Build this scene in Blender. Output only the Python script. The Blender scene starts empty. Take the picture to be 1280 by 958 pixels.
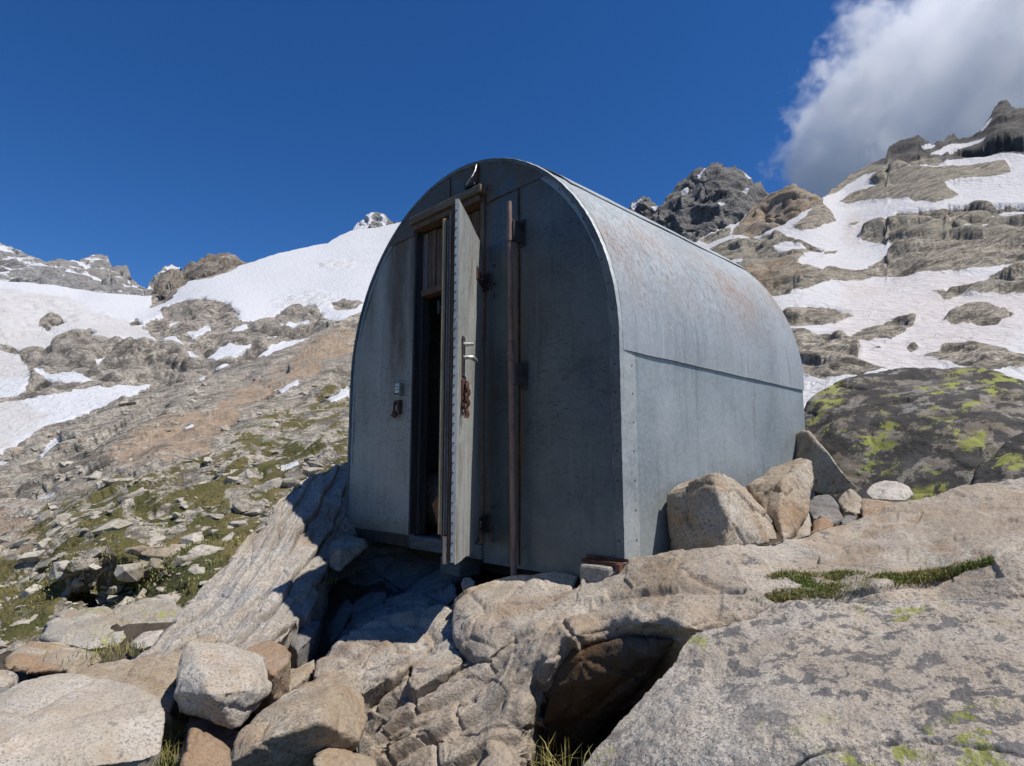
import bpy, bmesh, math, random, time
import numpy as np
from mathutils import Vector, Matrix
T0 = time.time()
sc = bpy.context.scene
COL = sc.collection
rng = np.random.default_rng(7)
random.seed(7)

# ------------------------------------------------------------------ camera
FOC, PIT = 766.7, 0.1368            # focal length in photo pixels (1280 wide), upward pitch
CP, SP = math.cos(PIT), math.sin(PIT)
cam_d = bpy.data.cameras.new('camera')
cam = bpy.data.objects.new('camera', cam_d)
COL.objects.link(cam)
cam_d.sensor_width = 36.0
cam_d.lens = FOC / 1280 * 36.0
cam_d.clip_start, cam_d.clip_end = 0.05, 30000
cam.rotation_euler = (math.pi / 2 + PIT, 0, 0)
sc.camera = cam

def at(px, py, r):
    """World point seen at photo pixel (px,py), at horizontal distance r from the camera."""
    px, py, r = (np.asarray(v, float) for v in (px, py, r))
    x = (px - 640) / FOC
    zc = -(py - 479) / FOC
    y = CP - zc * SP
    z = SP + zc * CP
    h = np.sqrt(x * x + y * y)
    return np.stack([x / h * r, y / h * r, z / h * r], -1)

# ------------------------------------------------------------------ numpy noise
def _hash(ix, iy, iz, seed):
    n = (ix.astype(np.uint32) * np.uint32(73856093)) ^ (iy.astype(np.uint32) * np.uint32(19349663)) ^ \
        (iz.astype(np.uint32) * np.uint32(83492791)) ^ np.uint32((seed * 2654435761) & 0xffffffff)
    n ^= n >> np.uint32(13); n *= np.uint32(1274126177); n ^= n >> np.uint32(16)
    n *= np.uint32(2246822519); n ^= n >> np.uint32(15)
    return n

def perlin(P, seed=0):
    P = np.asarray(P, np.float32)
    I = np.floor(P).astype(np.int64); F = P - I
    w = F * F * F * (F * (F * 6 - 15) + 10)
    out = np.zeros(P.shape[:-1], np.float32)
    for dx in (0, 1):
        wx = w[..., 0] if dx else 1 - w[..., 0]
        for dy in (0, 1):
            wy = w[..., 1] if dy else 1 - w[..., 1]
            for dz in (0, 1):
                wz = w[..., 2] if dz else 1 - w[..., 2]
                h = _hash(I[..., 0] + dx, I[..., 1] + dy, I[..., 2] + dz, seed)
                gx = (h & np.uint32(1023)).astype(np.float32) / 511.5 - 1
                gy = ((h >> np.uint32(10)) & np.uint32(1023)).astype(np.float32) / 511.5 - 1
                gz = ((h >> np.uint32(20)) & np.uint32(1023)).astype(np.float32) / 511.5 - 1
                out += wx * wy * wz * (gx * (F[..., 0] - dx) + gy * (F[..., 1] - dy) + gz * (F[..., 2] - dz))
    return out

def fbm(P, octv=4, seed=0, gain=.5):
    o = 0; a = 1.0; f = 1.0
    for k in range(octv):
        o = o + a * perlin(P * f, seed + k); a *= gain; f *= 2.03
    return o

def billow(P, octv=4, seed=0, gain=.5):
    """rounded humps with sharp creases between, about -0.5..0.5"""
    o = 0; a = 1.0; f = 1.0
    for k in range(octv):
        o = o + a * (np.abs(perlin(P * f, seed + k)) * 2 - .45); a *= gain; f *= 2.03
    return o

def facet(P, seed=0, crack=0.0):
    """Voronoi cells, each a randomly tilted plane: broken blocky rock."""
    P = np.asarray(P, np.float32)
    I = np.floor(P).astype(np.int64)
    d1 = np.full(P.shape[:-1], 9., np.float32); d2 = d1.copy(); hgt = np.zeros_like(d1)
    for dx in (-1, 0, 1):
        for dy in (-1, 0, 1):
            for dz in (-1, 0, 1):
                cx, cy, cz = I[..., 0] + dx, I[..., 1] + dy, I[..., 2] + dz
                h = _hash(cx, cy, cz, seed); g = _hash(cx, cy, cz, seed + 91)
                k = np.uint32(1023)
                V = np.stack([cx + (h & k) / 1023., cy + ((h >> np.uint32(10)) & k) / 1023., cz + ((h >> np.uint32(20)) & k) / 1023.], -1).astype(np.float32)
                D = P - V
                d = (D * D).sum(-1)
                G = np.stack([(g & k) / 511.5 - 1, ((g >> np.uint32(10)) & k) / 511.5 - 1, ((g >> np.uint32(20)) & k) / 511.5 - 1], -1).astype(np.float32)
                hh = (D * G).sum(-1) + .35 * G[..., 0]
                m = d < d1
                d2 = np.where(m, d1, np.minimum(d2, d)); hgt = np.where(m, hh, hgt); d1 = np.where(m, d, d1)
    e = np.sqrt(d2) - np.sqrt(d1)
    return hgt - crack * np.exp(-(e / .06) ** 2)

def sstep(a, b, x):
    t = np.clip((x - a) / (b - a), 0, 1); return t * t * (3 - 2 * t)

def in_poly(x, y, poly):
    r = np.zeros(x.shape, bool); n = len(poly); j = n - 1
    for i in range(n):
        xi, yi = poly[i]; xj, yj = poly[j]
        if yi != yj:
            c = ((yi > y) != (yj > y)) & (x < (xj - xi) * (y - yi) / (yj - yi) + xi)
            r ^= c
        j = i
    return r

def blur2(a, n):
    for _ in range(n):
        p = np.pad(a, 1, mode='edge')
        a = (p[:-2, 1:-1] + p[2:, 1:-1] + p[1:-1, :-2] + p[1:-1, 2:] + 2 * p[1:-1, 1:-1]) / 6
    return a

# ------------------------------------------------------------------ object helpers
def tag(o, label=None, cat=None, group=None, kind=None):
    if label: o['label'] = label
    if cat: o['category'] = cat
    if group: o['group'] = group
    if kind: o['kind'] = kind
    return o

def link(name, me, mat=None, parent=None):
    o = bpy.data.objects.new(name, me); COL.objects.link(o)
    if mat: me.materials.append(mat)
    if parent: o.parent = parent
    return o

def np_mesh(name, V, F, smooth=True):
    me = bpy.data.meshes.new(name)
    V = np.asarray(V, np.float32); F = np.asarray(F, np.int32)
    k = F.shape[1]
    me.vertices.add(len(V)); me.vertices.foreach_set('co', V.ravel())
    me.loops.add(F.size); me.loops.foreach_set('vertex_index', F.ravel())
    me.polygons.add(len(F)); me.polygons.foreach_set('loop_start', np.arange(0, F.size, k, dtype=np.int32))
    me.polygons.foreach_set('loop_total', np.full(len(F), k, np.int32))
    me.update(calc_edges=True)
    me.polygons.foreach_set('use_smooth', np.full(len(F), smooth, bool))
    me.update()
    return me

def attr(me, name, vals):
    a = me.attributes.new(name, 'FLOAT', 'POINT'); a.data.foreach_set('value', np.asarray(vals, np.float32).ravel())

# ------------------------------------------------------------------ material helpers
def ramp_pts(nt, fac, pts, interp='LINEAR'):
    n = nt.nodes.new('ShaderNodeValToRGB'); n.color_ramp.interpolation = interp
    e = n.color_ramp.elements
    while len(e) < len(pts): e.new(0.5)
    for el, (p, c) in zip(e, pts):
        el.position = p; el.color = (c, c, c, 1) if isinstance(c, (int, float)) else (*c, 1)
    nt.links.new(fac, n.inputs[0]); return n.outputs[0]

class NT:
    def __init__(s, name):
        s.m = bpy.data.materials.new(name); s.m.use_nodes = True
        s.nt = s.m.node_tree; s.nt.nodes.clear()
        s.out = s.nt.nodes.new('ShaderNodeOutputMaterial'); s.b = s.nt.nodes.new('ShaderNodeBsdfPrincipled')
        s.nt.links.new(s.b.outputs[0], s.out.inputs[0])
    def n(s, t, **kw):
        nd = s.nt.nodes.new(t)
        for k, v in kw.items(): setattr(nd, k, v)
        return nd
    def L(s, a, b): s.nt.links.new(a, b)
    def coord(s, kind='Object', scale=(1, 1, 1), rot=(0, 0, 0), jitter=False):
        if kind == 'World': src = s.n('ShaderNodeNewGeometry').outputs['Position']
        else: src = s.n('ShaderNodeTexCoord').outputs[kind]
        if jitter:
            oi = s.n('ShaderNodeObjectInfo'); mul = s.n('ShaderNodeMath', operation='MULTIPLY'); s.L(oi.outputs['Random'], mul.inputs[0]); mul.inputs[1].default_value = 37
            add = s.n('ShaderNodeVectorMath', operation='ADD'); s.L(src, add.inputs[0]); s.L(mul.outputs[0], add.inputs[1]); src = add.outputs[0]
        mp = s.n('ShaderNodeMapping'); s.L(src, mp.inputs[0]); mp.inputs['Scale'].default_value = scale; mp.inputs['Rotation'].default_value = rot
        return mp.outputs[0]
    def noise(s, co, scale=5, detail=4, rough=.55, dist=0.0, out='Fac'):
        nd = s.n('ShaderNodeTexNoise'); s.L(co, nd.inputs['Vector'])
        nd.inputs['Scale'].default_value = scale; nd.inputs['Detail'].default_value = detail
        nd.inputs['Roughness'].default_value = rough; nd.inputs['Distortion'].default_value = dist
        return nd.outputs[out]
    def voro(s, co, scale=5, feat='F1', out='Distance', rnd=1.0):
        nd = s.n('ShaderNodeTexVoronoi', feature=feat); s.L(co, nd.inputs['Vector']); nd.inputs['Scale'].default_value = scale
        nd.inputs['Randomness'].default_value = rnd
        return nd.outputs[out]
    def ramp(s, fac, pts, interp='LINEAR'): return ramp_pts(s.nt, fac, pts, interp)
    def mix(s, fac, a, b, mode='MIX'):
        nd = s.n('ShaderNodeMix', data_type='RGBA', blend_type=mode)
        for sock, v in ((nd.inputs[0], fac), (nd.inputs[6], a), (nd.inputs[7], b)):
            if isinstance(v, (int, float)): sock.default_value = v
            elif isinstance(v, tuple): sock.default_value = (*v, 1)
            else: s.L(v, sock)
        return nd.outputs[2]
    def math(s, op, a, b=0.0, c=None, clamp=False):
        nd = s.n('ShaderNodeMath', operation=op, use_clamp=clamp)
        for i, v in enumerate((a, b, c)):
            if v is None: continue
            if isinstance(v, (int, float)): nd.inputs[i].default_value = v
            else: s.L(v, nd.inputs[i])
        return nd.outputs[0]
    def attr(s, name):
        nd = s.n('ShaderNodeAttribute', attribute_name=name); return nd.outputs['Fac']
    def bump(s, h, strength=.5, dist=.01, prev=None):
        nd = s.n('ShaderNodeBump'); nd.inputs['Strength'].default_value = strength; nd.inputs['Distance'].default_value = dist
        s.L(h, nd.inputs['Height'])
        if prev is not None: s.L(prev, nd.inputs['Normal'])
        return nd.outputs[0]
    def done(s, col, rough=.8, nrm=None, metal=None, spec=.3):
        if isinstance(col, tuple): s.b.inputs['Base Color'].default_value = (*col, 1)
        else: s.L(col, s.b.inputs['Base Color'])
        if isinstance(rough, (int, float)): s.b.inputs['Roughness'].default_value = rough
        else: s.L(rough, s.b.inputs['Roughness'])
        if metal is not None:
            if isinstance(metal, (int, float)): s.b.inputs['Metallic'].default_value = metal
            else: s.L(metal, s.b.inputs['Metallic'])
        s.b.inputs['Specular IOR Level'].default_value = spec
        if nrm is not None: s.L(nrm, s.b.inputs['Normal'])
        return s.m

def rock_mat(name, light=(.36, .335, .30), mid=(.26, .24, .215), dark=(.10, .095, .09), stain=(.30, .17, .08), stain_amt=.35,
             dark_lichen=.35, yel_lichen=.2, grain=1.0, foli=None, dl_cols=((.05, .05, .055), (.15, .145, .15)), dl_scale=15, yl_scale=12):
    """coarse gneiss: speckled grains, tan and rust staining, grey and yellow-green lichen."""
    m = NT(name)
    co = m.coord('World')
    big = m.noise(co, 1.7, 5, .6, .4)
    mid_n = m.noise(co, 7, 6, .62, .3)
    fine = m.noise(co, 70 * grain, 4, .7)
    col = m.mix(m.ramp(mid_n, [(.30, 0.), (.66, 1.)]), mid, light)
    col = m.mix(m.ramp(fine, [(.36, .85), (.50, 0.)]), col, dark)
    col = m.mix(m.ramp(m.noise(co, 110 * grain, 3, .6), [(.56, 0.), (.68, .55)]), col, tuple(min(.62, c * 1.55) for c in light))
    if foli:
        cf = m.coord('World', scale=(1, 1, 1), rot=foli)
        mp = m.n('ShaderNodeMapping'); m.L(cf, mp.inputs[0]); mp.inputs['Scale'].default_value = (1.2, 14, 14)
        fo = m.noise(mp.outputs[0], 1.6, 5, .6, .2)
        col = m.mix(m.ramp(fo, [(.40, .75), (.52, 0.)]), col, tuple(c * .8 for c in mid))
    wc = m.noise(co, 4.3, 5, .65, .5)
    col = m.mix(m.ramp(wc, [(.36, .55), (.5, 0.)]), col, m.mix(.5, col, (.30, .31, .325)))
    col = m.mix(m.ramp(wc, [(.5, 0.), (.66, .6)]), col, m.mix(.55, col, (light[0] * 1.02, light[1] * .90, light[2] * .76)))
    # dark mica specks
    col = m.mix(m.ramp(m.noise(co, 150 * grain, 2, .6), [(.33, .8), (.40, 0.)]), col, (.06, .055, .05))
    vn = m.noise(m.coord('World', rot=(.4, .7, .2)), 1.5, 3, .55, .9)
    vmask = m.math('MULTIPLY', m.ramp(vn, [(.470, 0.), (.476, 1.), (.482, 0.)]), m.ramp(m.noise(co, 1.1, 2, .5), [(.50, 0.), (.58, .7)]))
    col = m.mix(vmask, col, (.60, .57, .52))
    # broad tan / rust staining
    st = m.ramp(m.noise(co, 2.6, 6, .65, .8), [(.60 - stain_amt * .3, 0.), (.80 - stain_amt * .25, .8)])
    col = m.mix(st, col, m.mix(fine, tuple(c * .55 for c in stain), stain))
    # brownish soft weathering
    col = m.mix(m.ramp(big, [(.42, 0.), (.62, .55)]), col, m.mix(fine, tuple(c * .62 for c in mid), (mid[0] * .95, mid[1] * .83, mid[2] * .68)))
    # dark grey lichen blotches with ragged edges
    dl = m.noise(m.coord('World', scale=(1, 1, 1.0)), dl_scale, 8, .72, .3)
    lo = .645 - dark_lichen * .17
    dmask = m.ramp(dl, [(lo, 0.), (lo + .03, 1.)])
    reg = m.ramp(m.noise(co, 1.3, 3, .5), [(.52 - dark_lichen * .3, 0.), (.62 - dark_lichen * .2, 1.)])
    dmask = m.math('MULTIPLY', dmask, reg)
    col = m.mix(m.math('MULTIPLY', dmask, .8), col, m.mix(mid_n, *dl_cols))
    yl = m.noise(co, yl_scale, 7, .72, .3)
    ymask = m.math('MULTIPLY', m.ramp(yl, [(.60 - yel_lichen * .1, 0.), (.63 - yel_lichen * .1, 1.)]),
                   m.ramp(m.noise(co, 2.1, 3, .5, 0.3), [(.66 - yel_lichen * .2, 0.), (.71 - yel_lichen * .2, 1.)]))
    col = m.mix(m.math('MULTIPLY', ymask, .9), col, m.mix(fine, (.17, .185, .045), (.37, .38, .10)))
    h = m.math('ADD', m.math('MULTIPLY', mid_n, .6), m.math('MULTIPLY', fine, .30))
    n1 = m.bump(h, .9, .022)
    n2 = m.bump(m.noise(co, 26 * grain, 6, .75), .75, .010, n1)
    return m.done(col, .88, n2, spec=.22)

M = {}
M['slab'] = rock_mat('granite_slab', grain=1.7, light=(.56, .505, .43), mid=(.43, .375, .305), stain=(.40, .29, .19), stain_amt=.28, dark_lichen=.72, yel_lichen=.66)
M['bed'] = rock_mat('granite_bedrock', grain=1.35, light=(.49, .43, .355), mid=(.35, .295, .23), stain=(.33, .205, .11), stain_amt=.38, dark_lichen=.35, yel_lichen=.2)
M['pale'] = rock_mat('pale_gneiss', grain=1.4, light=(.62, .575, .51), mid=(.45, .405, .34), stain=(.42, .29, .165), stain_amt=.34, dark_lichen=.16, yel_lichen=.02)
M['tan'] = rock_mat('tan_gneiss', light=(.47, .415, .335), mid=(.325, .265, .19), stain=(.32, .17, .07), stain_amt=.48, dark_lichen=.2, yel_lichen=.03)
M['rust'] = rock_mat('rusty_gneiss', light=(.42, .34, .26), mid=(.30, .22, .15), stain=(.33, .175, .085), stain_amt=.6, dark_lichen=.14, yel_lichen=.0)
M['foli'] = rock_mat('foliated_gneiss', light=(.49, .455, .40), mid=(.34, .305, .265), stain=(.34, .20, .10), stain_amt=.22, dark_lichen=.30, yel_lichen=.12, foli=(0.0, .75, .55))
M['shade'] = rock_mat('shade_grey_gneiss', light=(.27, .26, .245), mid=(.165, .155, .145), stain=(.22, .14, .08), stain_amt=.25, dark_lichen=.2, yel_lichen=.0)  # grey stone, darkened so the hollow's shade sits in its colour
M['lichen'] = rock_mat('mossy_lichen_rock', light=(.29, .265, .22), mid=(.165, .145, .115), stain=(.20, .14, .075), stain_amt=.4, dark_lichen=1.1, yel_lichen=.80, dl_cols=((.010, .011, .013), (.045, .045, .047)), dl_scale=5, yl_scale=4.6)
M['lichen_pale'] = rock_mat('lichen_spotted_gneiss', light=(.42, .40, .35), mid=(.31, .28, .23), stain=(.33, .2, .1), stain_amt=.3, dark_lichen=.25, yel_lichen=.62)
M['cavity'] = rock_mat('shade_brown_gneiss', light=(.13, .095, .065), mid=(.075, .05, .032), stain=(.2, .11, .045), stain_amt=.6, dark_lichen=.1, yel_lichen=.0)  # brown stone kept very dark to stand for shade under the lip

# ------------------------------------------------------------------ sheets: ground and bedrock as real surfaces
def poly_y(pl, x):
    pl = sorted(pl); return np.interp(x, [p[0] for p in pl], [p[1] for p in pl])

def rbf(ctrl, X, Y, smooth=.02):
    c = np.array(ctrl, float); q = c[:, :2] / 200.; v = np.log(c[:, 2])
    n = len(c)
    D = np.sqrt(((q[:, None] - q[None]) ** 2).sum(-1) + .0025)
    A = np.zeros((n + 3, n + 3)); A[:n, :n] = -D - smooth * 0 ; A[:n, :n] -= np.eye(n) * -smooth
    A[:n, n] = 1; A[:n, n + 1:] = q; A[n, :n] = 1; A[n + 1:, :n] = q.T
    w = np.linalg.solve(A, np.concatenate([v, [0, 0, 0]]))
    out = np.full(X.shape, w[n]) + w[n + 1] * X / 200. + w[n + 2] * Y / 200.
    for i in range(n):
        out -= w[i] * np.sqrt((X / 200. - q[i, 0]) ** 2 + (Y / 200. - q[i, 1]) ** 2 + .0025)
    return np.exp(out)

def sheet(x0, x1, nx, ny, top, bot, ctrl, back=1.0, down=1.0, jag=0.0, jagf=.06, nb=10, even=0.0, seed=1):
    """grid over photo columns/rows at interpolated distance; extra rows wrap over the crest and under the foot.
    returns P (ny+2nb, nx, 3), X, Y (photo coords), R"""
    xs = np.linspace(x0, x1, nx)
    ty = poly_y(top, xs); by = poly_y(bot, xs)
    jit = jag * fbm(np.stack([xs * jagf, xs * 0 + seed * 3.7, xs * 0], -1), 5, seed, .6) if jag else None
    v = np.linspace(0, 1, ny)[:, None]
    if even:      # spread the rows so that depth is sampled as evenly as height
        vd = np.linspace(0, 1, ny * 2)[:, None]
        Rd = np.log(rbf(ctrl, np.repeat(xs[None], ny * 2, 0), ty[None] * (1 - vd) + by[None] * vd))
        dl = np.abs(np.diff(Rd, axis=0)); dl = blur2(dl, 6)
        mcum = np.cumsum(1.0 / (ny * 2 - 1) + even * dl / dl.sum(0).mean(), 0); mcum = np.concatenate([np.zeros((1, nx)), mcum]); mcum /= mcum[-1]
        v = np.stack([np.interp(v[:, 0], mcum[:, i], vd[:, 0]) for i in range(nx)], 1)
    Y = ty[None] * (1 - v) + by[None] * v
    X = np.repeat(xs[None], ny, 0)
    if jag: Y = Y + jit[None] * np.exp(-np.clip(Y - ty[None], 0, None) / 9.)      # broken crest line, fading out below it
    R = rbf(ctrl, X, Y)
    P = at(X, Y, R)
    def dirs(row):
        d = row.copy(); d[:, 2] = 0; d /= np.linalg.norm(d, axis=1)[:, None] + 1e-9; return d
    tops, bots = [], []
    k = np.arange(1, nb + 1) / nb
    dT, dB = dirs(P[0]), dirs(P[-1])
    bk = np.asarray(back) if np.ndim(back) else back
    for q in k[::-1]:
        tops.append(P[0] + dT * bk * q ** 1.3 - np.array([0, 0, 1]) * bk * (.15 * q + .65 * q * q))
    for q in k:
        bots.append(P[-1] + dB * down * .5 * q - np.array([0, 0, 1]) * down * q)
    P = np.concatenate([np.array(tops), P, np.array(bots)])
    X = np.concatenate([np.repeat(X[:1], nb, 0), X, np.repeat(X[-1:], nb, 0)])
    Y = np.concatenate([np.repeat(Y[:1], nb, 0), Y, np.repeat(Y[-1:], nb, 0)])
    return P, X, Y, np.linalg.norm(P[..., :2], axis=-1)

def grid_normals(P):
    du = np.gradient(P, axis=1); dv = np.gradient(P, axis=0)
    n = np.cross(dv, du); n /= np.linalg.norm(n, axis=-1)[..., None] + 1e-12
    return n

def grid_faces(ny, nx):
    i = np.arange(ny * nx).reshape(ny, nx)
    return np.stack([i[:-1, :-1], i[1:, :-1], i[1:, 1:], i[:-1, 1:]], -1).reshape(-1, 4)

def sheet_obj(name, P, mat, attrs=None):
    ny, nx = P.shape[:2]
    me = np_mesh(name, P.reshape(-1, 3), grid_faces(ny, nx))
    for k, v in (attrs or {}).items(): attr(me, k, v)
    return link(name, me, mat)

def scaled_disp(P, R, Hs, amp, lo, hi, seed, kind='billow', stretch=None):
    """octaves whose wavelength follows the distance: lo..hi are wavelengths as fractions of R"""
    out = np.zeros(R.shape, np.float32)
    Q = P if stretch is None else P @ stretch.T
    lam = Hs
    k = 0
    ds = grid_step(P)
    while lam > 1e-3:
        w = sstep(lo * .6, lo, lam / R) * (1 - sstep(hi * .7, hi, lam / R)) * sstep(3.0, 7.0, lam / ds)
        if w.max() > .01:
            if kind == 'billow': q = np.abs(perlin(Q / lam, seed + k)) * 2 - .4
            elif kind == 'ridge': q = .5 - np.abs(perlin(Q / lam, seed + k)) * 2
            else: q = perlin(Q / lam, seed + k)
            out += w * lam * q
        lam *= .5; k += 1
    return out * amp

def scaled_facet(P, R, Q, lams, lo, hi, amp, crack=.5, seed=0):
    ds = grid_step(P); out = 0
    for lam in lams:
        w = sstep(lo, lo * 1.8, lam / R) * (1 - sstep(hi * .6, hi, lam / R)) * sstep(5.0, 11.0, lam / ds)
        out = out + w * lam * amp * facet(Q / lam + 3, int(lam * 10) + seed, crack)
    return out

def grid_step(P):
    a = np.linalg.norm(np.gradient(P, axis=0), axis=-1); b = np.linalg.norm(np.gradient(P, axis=1), axis=-1)
    return np.maximum(a, b) + 1e-6

def crest_damp(R, nb=10, rows=40, least=.25):
    i = np.arange(R.shape[0])[:, None] - nb
    return least + (1 - least) * sstep(0, rows, np.abs(i)) + 0 * R

def rotm(ax, ang): return np.array(Matrix.Rotation(ang, 3, ax))

def warp_r(ctrl, base, new, e): return [(x, y, new * (r / base) ** e) for x, y, r in ctrl]

# ------------------------------------------------------------------ the hut's frame (needed for placing rocks against it)
YAW = -.7961
HO = np.array([-.3492, 3.6954, -.4233])
HW, H1, HL, HN, HH = 2.4458, 1.0441, 2.2153, 1.9636, 2.3
HU = np.array([math.cos(YAW), math.sin(YAW), 0]); HD = np.array([-math.sin(YAW), math.cos(YAW), 0])
def wall_r(px, py, off=0.0):
    """horizontal distance at which the ray through the pixel meets the hut's right wall, moved out by off"""
    d = at(px, py, 1.0); q = HO + HU * (HW / 2 + off)
    return float((q @ HU) / (d @ HU))

# ------------------------------------------------------------------ rocks
def hull_mesh(hulls):
    verts, faces = [], []
    for pts in hulls:
        bm = bmesh.new()
        for p in pts: bm.verts.new(p)
        r = bmesh.ops.convex_hull(bm, input=bm.verts[:])
        dele = [g for g in r['geom_interior'] + r['geom_unused'] if isinstance(g, bmesh.types.BMVert)]
        bmesh.ops.delete(bm, geom=list(set(dele)), context='VERTS')
        bmesh.ops.triangulate(bm, faces=bm.faces[:])
        bm.verts.index_update(); o = len(verts)
        verts += [tuple(v.co) for v in bm.verts]
        faces += [[v.index + o for v in f.verts] for f in bm.faces]
        bm.free()
    return np_mesh('hull', verts, faces)

ROCKS = []
def rock(label, hulls, mat, vox=.01, thick=.5, sink=.25, smooth=3, fa=.018, ff=5.0, na=.012, nf=7.0, crack=.5, strata=None, group=None, name='boulder', cat='boulder', seed=None, drop=True):
    """a boulder from the corners of its visible faces (pixel, pixel, distance), carried back and down to its hidden side"""
    H = []
    for pts in hulls:
        t = thick
        front = [at(*p[:3]) for p in pts]
        c = np.mean(front, 0)
        allp = []
        for p in front:
            d = p / np.linalg.norm(p)
            q = p + d * t
            q2 = c + (q - c) * .86
            allp += [p, q2]
            if drop and p[2] <= c[2]: allp.append(c + (p + d * t * .55 - c) * .9 - np.array([0, 0, sink]))
        H.append([tuple(p) for p in allp])
    me = hull_mesh(H)
    ob = link('tmp', me)
    md = ob.modifiers.new('r', 'REMESH'); md.mode = 'VOXEL'; md.voxel_size = vox
    ms = ob.modifiers.new('s', 'SMOOTH'); ms.iterations = smooth; ms.factor = .5
    dg = bpy.context.evaluated_depsgraph_get()
    m2 = bpy.data.meshes.new_from_object(ob.evaluated_get(dg))
    bpy.data.objects.remove(ob); bpy.data.meshes.remove(me)
    n = len(m2.vertices)
    V = np.empty(n * 3, np.float32); m2.vertices.foreach_get('co', V); V = V.reshape(-1, 3)
    N = np.empty(n * 3, np.float32); m2.vertex_normals.foreach_get('vector', N); N = N.reshape(-1, 3)
    sd = len(ROCKS) * 17 + 3 if seed is None else seed
    Wp = V + .07 * np.stack([perlin(V * 3 + 9 * k, sd + k) for k in range(3)], -1)
    d = fa * facet(Wp * ff + sd, sd, crack) + fa * .28 * facet(Wp * ff * 2.3 + sd, sd + 5, crack * .4)
    d += na * fbm(V * nf + sd, 5, sd, .55)
    if strata:
        sdv, sf, sa = strata
        sdv = np.array(sdv, float); sdv /= np.linalg.norm(sdv)
        ph = (V @ sdv) * sf + 1.2 * fbm(V * 1.5, 3, sd)
        tri = np.abs((ph % 1.0) - .5) * 2
        d += sa * (np.clip(tri * 2.2, 0, 1) - 1) * (.5 + fbm(V * 2.2, 2, sd + 3))
    V = V + N * d[:, None]
    base = np.array([V[:, 0].mean(), V[:, 1].mean(), V[:, 2].min()])
    m2.vertices.foreach_set('co', (V - base).astype(np.float32).ravel())
    m2.materials.clear()
    m2.polygons.foreach_set('use_smooth', np.ones(len(m2.polygons), bool))
    m2.update()
    o = link(name, m2, mat); o.location = base
    m2.name = name
    tag(o, label, cat, group)
    ROCKS.append(o)
    return o
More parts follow.
